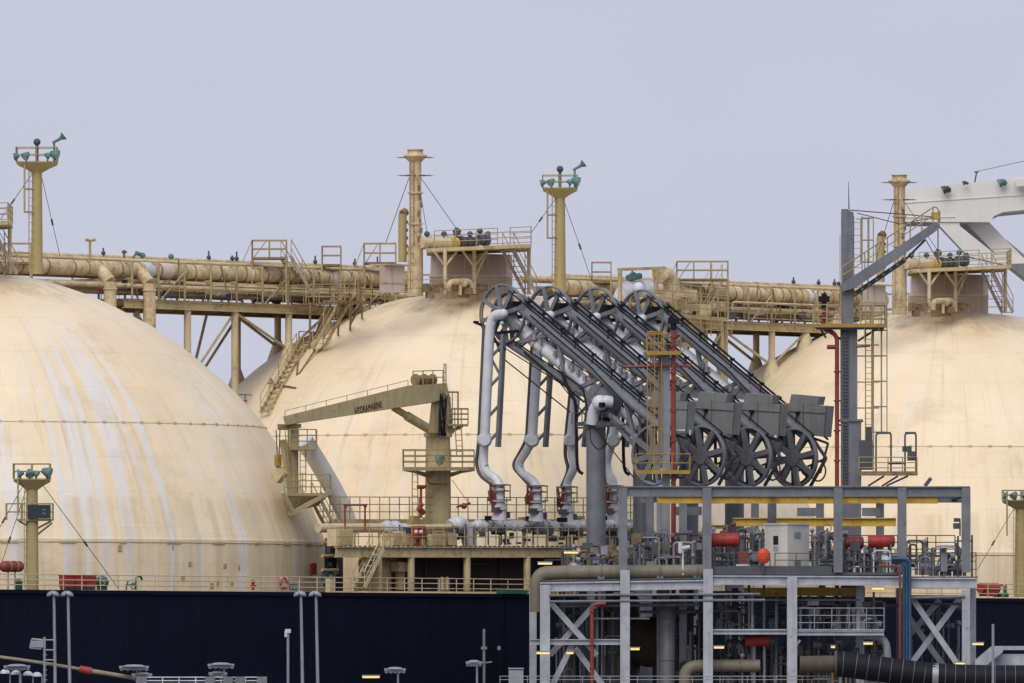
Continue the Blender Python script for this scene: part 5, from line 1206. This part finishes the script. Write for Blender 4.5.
    b.tube(O(ex, ey), O(ex, ey+14), .27, n=16); b.tube(O(ex, ey+14), O(ex-1, ey+32), .3, .42, n=16)
    for yy in (ey-4, ey+2, ey+12, ey+20): b.tube(O(ex, yy), O(ex, yy+1.6), .42, n=18)
    b.build('outboard_pipe', M['white'], t)
    b = MB(); x1, y1 = P[2]; x2, y2 = P[jn]; dx = lambda y: x1+(x2-x1)*(y-y1)/(y2-y1)
    b.beam(O(dx(334)+14, 334, -.7), O(dx(447)+14, 447, -.7), .28, .2)
    for y in (345, 375, 405, 432):
        b.beam(O(dx(y)+1, y+13, -.8), O(dx(y)+14, y-1, -.7), .14, .12); 
    b.beam(O(dx(355)+1, 355, -.8), O(dx(378)+14, 378, -.7), .12, .1)
    b.build('outboard_truss', M['grey'], t)
    b = MB(); b.path([O(dx(325)-6, 325, -1.1), O(dx(440)-5.5, 440, -1.1), O(P[jn+1][0]-7, P[jn+1][1]+2, -1.1), O(P[jn+2][0]-6, P[jn+2][1]+3, -1.1), O(ex-6, ey-2, -1.1)], .1, .4, 8); b.build('outboard_tube', M['dgrey'], t)
    b = MB(); rnd.seed(60+k)
    for i in range(9):
        x = ex-7+rnd.uniform(-4, 4); b.path([O(x, ey+rnd.uniform(-6, 3), -1.2), O(x+rnd.uniform(-4, 4), ey+8, -1.4), O(x+rnd.uniform(-4, 4), ey+rnd.uniform(14, 22), -1.2)], .035, .3, 5)
    for i in range(5): b.box(O(ex-6+rnd.uniform(-4, 3), ey+rnd.uniform(2, 18), -1.2), .22, .2, .25, D3)
    b.ring(O(ex, ey+3, -.95), UP, .55, .03, 20, 5)
    b.build('coupler_control', M['dred'], t)
    b = MB(); b.ring(O(ex, ey-3), UP, .6, .03, 20, 5); b.ring(O(ex, ey+12), UP, .62, .03, 20, 5)
    for a in range(4): e = V((math.cos(a*1.57+.4), math.sin(a*1.57+.4), 0)); b.tube(O(ex, ey-3)+e*.6, O(ex, ey+12)+e*.6, .03, n=5)
    b.box(O(ex-3, ey+22, -1.3), .5, .4, .3, D3); b.box(O(ex+5, ey+27, -.5), .4, .4, .35, D3); b.build('coupler_guard', M['dgrey'], t)

# ================================================================== red and yellow ladder tower
TY = 588.0
T = lambda x, y, d=0: W(x, y, TY+d)
t = thing('monitor_tower', 'slim grey tower with yellow caged ladder and red fire pipe, before the loading arms', 'tower', zb(T(667, 575)))
b = MB(); b.beam(zb(T(666, 575, .5)), T(666, 353, .5), .42, .42, YY); b.beam(zb(T(683, 575, 1)), T(683, 487, 1), .4, .4, YY); b.beam(zb(T(660, 575, 1)), T(660, 487, 1), .35, .35, YY); b.beam(T(659.5, 480, 1.2), T(659.5, 353, 1.2), .16, .16, YY); b.build('column', M['galv'], t)
b = MB(); b.tube(zb(T(673.5, 575)), T(673.5, 330), .13, n=12); b.path([T(673.5, 366), T(673.5, 366), T(690, 366), T(691, 364)], .07); b.path([T(673.5, 366), T(625, 367)], .07)
for y in (345, 380, 410, 440, 372, 336): b.tube(T(673.5, y), T(673.5, y+1.5), .2, n=12)
for x in (640, 655, 688): b.tube(T(x, 366.5), T(x+2, 366.5), .12, n=10)
b.build('fire_pipe', M['dred'], t)
b = MB(); b.tube(T(673.5, 330), T(673.5, 322), .16); b.box(T(673.5, 321), .6, .4, .3); b.tube(T(674, 319), T(670, 316), .12); b.build('monitor_nozzle', M['black'], t)
b = MB(); b.ladder(T(654.5, 470, .2), T(654.5, 332, .2), XX, .42, .03, .32); b.cage(T(654.5, 455, .2), T(654.5, 332, .2), -YY, XX, .75, .03, 1.2); b.build('caged_ladder', M['oyel'], t)
for yy, x0, x1 in ((353, 647, 681), (472, 636, 690)):
    b = MB(); b.box(T((x0+x1)/2, yy, .4), (x1-x0)/18.9, 1.9, .12); b.box(T((x0+x1)/2, yy, -.56), (x1-x0)/18.9, .03, .2); b.build('platform', M['oyel'], t)
    b = MB(); a, c = T(x0, yy, -.5), T(x1, yy, -.5)
    if yy == 353: b.rail([a, a.lerp(c, .5)], 1.05, .8, .028, 2); b.rail([a+YY*1.8, c+YY*1.8], 1.05, .8, .028, 2)
    else: b.rail([a, c, c+YY*1.8], .95, .85, .028, 2)
    b.build('platform_railing', M['oyel'], t)
b = MB(); b.box(T(680, 430, .3), .55, .1, .06); b.tube(T(690, 430, 1), T(690, 435, 1), .05); b.build('cable_bracket', M['white'], t)

# ================================================================== gangway tower
GY = 599.0
G = lambda x, y, d=0: W(x, y, GY+d)
t = thing('gangway_tower', 'tall dark grey tower with raised gangway jib at the right', 'tower', zb(G(851, 575)))
b = MB(); b.beam(zb(G(851, 575)), G(851, 420), 1.08, 1.0, YY); b.beam(G(848.8, 421), G(848.8, 325), .9, .85, YY); b.beam(G(847.3, 325), G(847.3, 212), .66, .65, YY)
b.prism([G(841.5, 213, -.33), G(853, 217, -.33), G(853, 213, -.33), G(848, 209, -.33), G(841.5, 209, -.33)], YY*.66); b.beam(G(839.5, 425), G(863, 421), 1.05, .1); b.box(G(851, 420.5), 1.25, 1.2, .12); b.build('column', M['grey'], t)
b = MB()
for i in range(45): b.box(G(845.5, 480-i*3.4, -.55), .28, .1, .06)
b.beam(G(845.5, 484, -.53), G(845.5, 330, -.53), .3, .04, YY); b.build('cable_tray', M['dgrey'], t)
b = MB(); b.prism([G(840, 285, -.75), G(935, 222, -.75), G(940, 224, -.75), G(939.5, 228.5, -.75), G(910, 250, -.75), G(876, 274, -.75), G(855, 288, -.75), G(841, 292, -.75)], YY*.1)
b.prism([G(840, 285, .3), G(935, 222, .3), G(940, 224, .3), G(939.5, 228.5, .3), G(910, 250, .3), G(876, 274, .3), G(855, 288, .3), G(841, 292, .3)], YY*.1)
b.beam(G(844, 291, -.2), G(937, 229, -.2), .95, .08); b.beam(G(852, 296, .25), G(905, 260, .25), .3, .25); b.beam(G(905, 260, .25), G(925, 240, .25), .12, .12)
for i in range(9): x = 855+i*7; y = 294-i*4.9; b.beam(G(x, y, -.7), G(x+3, y-2, .35), .06, .1)
b.build('gangway_jib', M['grey'], t)
b = MB()
for d in (-.7, .4):
    n_ = 8; p, q = G(842, 285, d), G(933, 224, d); b.tube(p+UP*.95, q+UP*.9, .04, n=6); b.tube(p+UP*.5, q+UP*.45, .03, n=6)
    for i in range(n_+1): c = p.lerp(q, i/n_); b.tube(c, c+UP*.95, .035, n=5)
    b.path([q+UP*.9, G(937, 207, d), G(940, 214, d), G(938, 224, d)], .035, .3, 6)
b.build('jib_handrail', M['rail'], t)
b = MB(); b.box(G(935, 216, -.1), .4, 1.1, .35); b.tube(G(939, 211, -.5), G(939, 223, -.5), .08); b.build('jib_tip', M['yellow'], t)
b = MB(); b.tube(G(850, 210, -.3), G(936, 217, -.3), .03, n=5); b.tube(G(857, 213, 0), G(900, 224, 0), .025, n=5); b.tube(G(900, 224, 0), G(936, 217, 0), .025, n=5); b.tube(G(938, 230, -.2), G(938, 262, -.2), .03, n=5); b.tube(G(924, 237, -.2), G(940, 264, -.2), .025, n=5); b.tube(G(840, 300, -.4), G(840, 235, -.4), .02, n=4); b.build('hoist_rope', M['wire'], t)
b = MB(); b.tube(G(849, 209), G(848.5, 182), .035, .015, n=5); b.build('aerial', M['wire'], t)
b = MB(); b.ladder(G(858, 300, -.1), G(858, 216, -.1), XX, .45, .028); b.cage(G(861, 262, -.1), G(861, 218, -.1), XX, -YY, .7, .028, 1.1); b.path([G(856, 219, -.2), G(868, 219, -.2), G(868, 300, -.2)], .03); b.build('upper_ladder', M['rail'], t)
b = MB(); b.box(G(850, 326), 72/18.5, 2.2, .14); b.beam(G(814, 325.5, -1.1), G(886, 325.5, -1.1), .06, .2); b.build('upper_platform', M['oyel'], t)
b = MB()
for x, y in ((822, 328), (878, 328)): b.beam(G(x, y), G(851+(7 if x > 851 else -7), 341), .12, .12)
b.beam(G(816, 328.5, -.9), G(884, 328.5, -.9), .1, .12); b.beam(G(820, 328, 0), G(826, 338, 0), .1, .1); b.build('platform_brace', M['dgrey'], t)
b = MB(); a, c = G(814, 325, -1.05), G(886, 325, -1.05); b.rail([a.lerp(c, .65), c, c+YY*2.1, a+YY*2.1, a, a.lerp(c, .35)], 1.1, .75, .03, 3); b.rail([a.lerp(c, .7)-UP*.9, c-UP*.0], .9, .5, .02, 1); b.build('upper_railing', M['rail'], t)
b = MB(); b.ladder(G(869.5, 470, 0), G(869.5, 305, 0), XX, .42, .035, .3); b.cage(G(872, 432, 0), G(872, 305, 0), XX, YY, .85, .03, 1.3)
for y in (356, 382, 408, 345): b.tube(G(856, y, 0), G(879, y, 0), .035, n=6)
b.build('long_ladder', M['rail'], t)
b = MB(); b.box(G(888, 474), 58/18.5, 2.2, .14); b.beam(G(859, 473.5, -1.1), G(917, 473.5, -1.1), .05, .24); b.build('lower_platform', M['rusty'], t)
b = MB()
for x0, x1 in ((876, 891), (905, 916)):
    b.path([G(x0, 472, -.9), G(x0, 433.5, -.9), G(x1, 433, -.9), G(x1, 472, -.9)], .05, .15, 6); b.box(G((x0+x1)/2, 433, -.9), (x1-x0)/18.5, .15, .12)
b.box(G(907, 449, -.7), .5, .4, .3); b.box(G(912, 456, -.7), .5, .4, .5); b.box(G(896, 463, -.8), .9, .3, .15); b.build('gate_frame', M['dgrey'], t)
b = MB(); a, c = G(859, 473, -1.0), G(917, 473, -1.0); b.rail([a, c, c+YY*2], .85, .8, .028, 3); b.build('lower_railing', M['rail'], t)
b = MB()
for x0, x1 in ((882, 872), (896, 886), (906, 890)): b.beam(G(x0+2, 476, -.5), G(x1-4, 486, -.5), .12, .1)
b.beam(G(925, 486, -.5), G(931, 478, -.5), .3, .2); b.box(G(866, 455, -.4), .7, .5, 1.6); b.box(G(869, 437, .1), .35, .3, 1.1); b.build('control_box', M['dgrey'], t)
t = thing('riser_pipe', 'tall red pipe with dark monitor left of the gangway tower', 'fire pipe', zb(G(837, 575, -.6)))
b = MB(); b.tube(zb(G(837, 575, -.6)), G(837, 344, -.6), .12, n=12); b.path([G(837, 346, -.6), G(837, 338, -.6), G(833, 332, -.6), G(824, 330, -.6), G(824, 308, -.6)], .12, .3, 10); b.tube(G(827, 347, -.6), G(839, 347, -.6), .12); b.tube(G(856, 347, -.6), G(870, 346, -.6), .05)
for y in (371, 400, 430, 460, 318): b.tube(G(837 if y > 330 else 824, y, -.6), G(837 if y > 330 else 824, y+1.5, -.6), .19, n=12)
b.build('pipe', M['dred'], t)
b = MB(); b.tube(G(824, 308, -.6), G(824, 300, -.6), .14); b.box(G(824, 299, -.6), .6, .4, .3); b.tube(G(822, 296, -.6), G(826, 294, -.6), .12); b.build('monitor_nozzle', M['black'], t)

# ================================================================== quay lamps and small things before the hull
LY = 564.5
Q = lambda x, y, d=0: W(x, y, LY+d)
ll = ['leftmost of the four tall slim lamp posts before the dark hull', 'second tall slim lamp post from the left, close beside the leftmost', 'third tall slim lamp post, left of the pair under the crane', 'rightmost of the four tall slim lamp posts, under the manifold stair']
for i, (x, xb) in enumerate(((54, 56), (68, 71), (301, 303.5), (316, 319))):
    t = thing('lamp_post', ll[i], 'lamp post', zb(Q(xb, 690)), 'tall slim lamp posts on the jetty')
    b = MB(); b.tube(zb(Q(xb, 690)), Q(x, 594), .10, .07, n=10); b.tube(zb(Q(xb, 690)), zb(Q(xb, 690))+UP*.4, .2, n=10); b.build('pole', M['galv'], t)
    for s in (-1, 1):
        b = MB(); c = Q(x+s*2.4-1, 593.5, -.1*s); b.lathe(c, [(.06, .12), (.2, .05), (.24, -.05), (.2, -.1), (0, -.1)], 12, V((s*.5, -.2, 1)).normalized()); b.tube(Q(x, 595), c, .035, n=6); b.ring(c-UP*.05, V((s*.5, 0, 1)), .22, .025, 16, 5); b.build('lamp_head', M['galv'], t)
def canopy(x, y, wd, lab, kind='canopy'):
    t = thing('canopy_lamp', lab, 'lamp', zb(Q(x, 690)), 'low canopy lamps on the jetty')
    b = MB(); b.tube(zb(Q(x+3, 690)), Q(x+3, y), .055, n=8); b.build('post', M['galv'], t)
    r = wd/2/19.3
    b = MB(); b.box(Q(x, y-.5), 2*r, .5, .12); b.lathe(Q(x, y-.8), [(r*.9, 0), (r*.5, .1), (0, .12)], 14); b.build('canopy', M['galv'], t)
    b = MB(); b.tube(Q(x-wd/2+1, y+1.2), Q(x+wd/2-1, y+1.2), .07, n=8)
    for q in range(5): b.sph(Q(x-wd/2+2+q*(wd-4)/4, y+1.8), .09, 6, 5)
    b.build('lamp_row', M['white'], t)
canopy(17, 667, 26, 'wide low canopy lamp at the far left bottom')
canopy(134, 667.5, 29, 'wide low canopy lamp above the end of the rope')
canopy(142, 675, 20, 'small low canopy lamp just under the wider one by the rope end')
canopy(221, 665.5, 26, 'wide low canopy lamp alone before the hull, left of the centre')
canopy(218, 674, 18, 'small low canopy lamp under the one left of the centre')
canopy(395, 670, 21, 'low canopy lamp right of the four tall posts')
canopy(474, 663, 16, 'low canopy lamp beside the thin dark pole at the centre')
for i, (x, y) in enumerate(((7, 672), (18, 673), (30, 674), (39, 675))):
    t = thing('hooded_lamp', ('leftmost of the four small hooded lamps at the bottom left', 'second small hooded lamp from the left edge', 'third small hooded lamp from the left edge', 'rightmost of the four small hooded lamps at the bottom left')[i], 'lamp', zb(Q(x, 690, 1)), 'small hooded lamps at the bottom left')
    b = MB(); b.path([zb(Q(x+3, 690, 1)), Q(x+3, y+1, 1), Q(x+1, y-1, 1), Q(x-1, y, 1)], .045, .2, 7); b.build('post', M['galv'], t)
    b = MB(); b.lathe(Q(x-2, y, 1), [(.26, -.08), (.24, .04), (.1, .14), (0, .15)], 14); b.build('hood', M['white'], t)
t = thing('ladder_pole', 'grey pole with side ladder frame and tilted lamp panel at the left', 'pole', zb(Q(45, 690)))
b = MB(); b.tube(zb(Q(44.5, 690)), Q(44.5, 637), .07, n=8)
for y in (640, 650, 660): b.tube(Q(44.5, y), Q(55.5, y), .04, n=6)
for x in (54, 55.5): b.tube(Q(x, 640), Q(x, 661), .04, n=6)
for y in range(655, 690, 5): b.tube(Q(43, y), Q(47, y), .03, n=5)
b.build('pole', M['galv'], t)
b = MB(); p = [Q(32, 639), Q(43, 640), Q(41, 649), Q(30, 648)]
for a, c in zip(p, p[1:]+p[:1]): b.tube(a, c, .05, n=6)
b.box(Q(39, 644), .45, .2, .35); b.box(Q(34, 644), .3, .15, .35); b.build('lamp_panel', M['galv'], t)
t = thing('camera_pole', 'short pole with small camera head left of the paired tall posts', 'pole', zb(Q(288, 690)))
b = MB(); b.tube(zb(Q(288, 690)), Q(288, 631), .07, n=8); b.build('pole', M['galv'], t); b = MB(); b.box(Q(288, 631), .28, .25, .2); b.box(Q(286, 634), .14, .2, .3); b.build('camera_head', M['white'], t)
t = thing('dark_pole', 'thin dark pole before the hull left of the jetty frame', 'pole', zb(Q(484, 690)))
b = MB(); b.tube(zb(Q(484, 690)), Q(484, 629), .07, n=8); b.box(Q(484, 648), .3, .2, .15); b.tube(Q(476, 664), Q(492, 662), .04); b.box(Q(499, 648), .16, .1, .2); b.build('pole', M['grey'], t)
t = thing('right_edge_pole', 'thin grey pole beside the pale hood at the right', 'pole', zb(Q(993, 690)))
t.name = 'hood_pole'; 
b = MB(); LOC['hood_pole'] = V(t.location); b.tube(zb(Q(993, 690)), Q(993, 624), .07, n=8); b.build('pole', M['galv'], t)
t = thing('mooring_line', 'pale mooring line with red sleeve sloping down at the bottom left', 'mooring line', Q(85, 672, 1))
b = MB(); b.path([Q(-90, 646, 3), Q(0, 657, 2), Q(40, 662.5, 1.5), Q(85, 670, 1), Q(140, 679, .5), Q(150, 690, .2)], .085, 1, 8); b.tube(Q(92, 671.2, .9), Q(138, 678.6, .5), .12, .1, n=10); b.build('rope', M['rope'], t)
b = MB(); b.tube(Q(80, 669.2, 1.05), Q(92, 671.3, .9), .19, n=12); b.build('sleeve', M['red'], t)
t = thing('quay_fence', 'low pale railing along the jetty edge at the bottom left', 'railing', zb(Q(215, 690, -1)))
b = MB(); a, c = Q(146, 684, -1), Q(262, 684, -1); a.z = c.z = min(a.z, c.z)
b.rail([a, c], .34, .9, .03, 2); b.rail([zb(a), zb(c)], 3.2, 2.4, .05, 1); b.build('rail', M['white'], t)
b = MB(); 
for x in (142, 210, 228, 240, 262): b.box(Q(x, 681.5, -1), .5, .3, .5)
b.build('junction_box', M['grey'], t)
for i, (x, y) in enumerate(((505, 677), (515, 677))):
    pass
t = thing('tool_crates', 'pale crate beside the leftmost front post at the bottom', 'crate', zb(Q(516, 690, 3)))
t.name = 'tool_crate'; LOC['tool_crate'] = V(t.location)
b = MB(); b.box(Q(516, 682, 3), .75, .6, 1.2); b.box(Q(516, 668.5, 3), .8, .65, .08); b.build('crate', M['galv'], t)
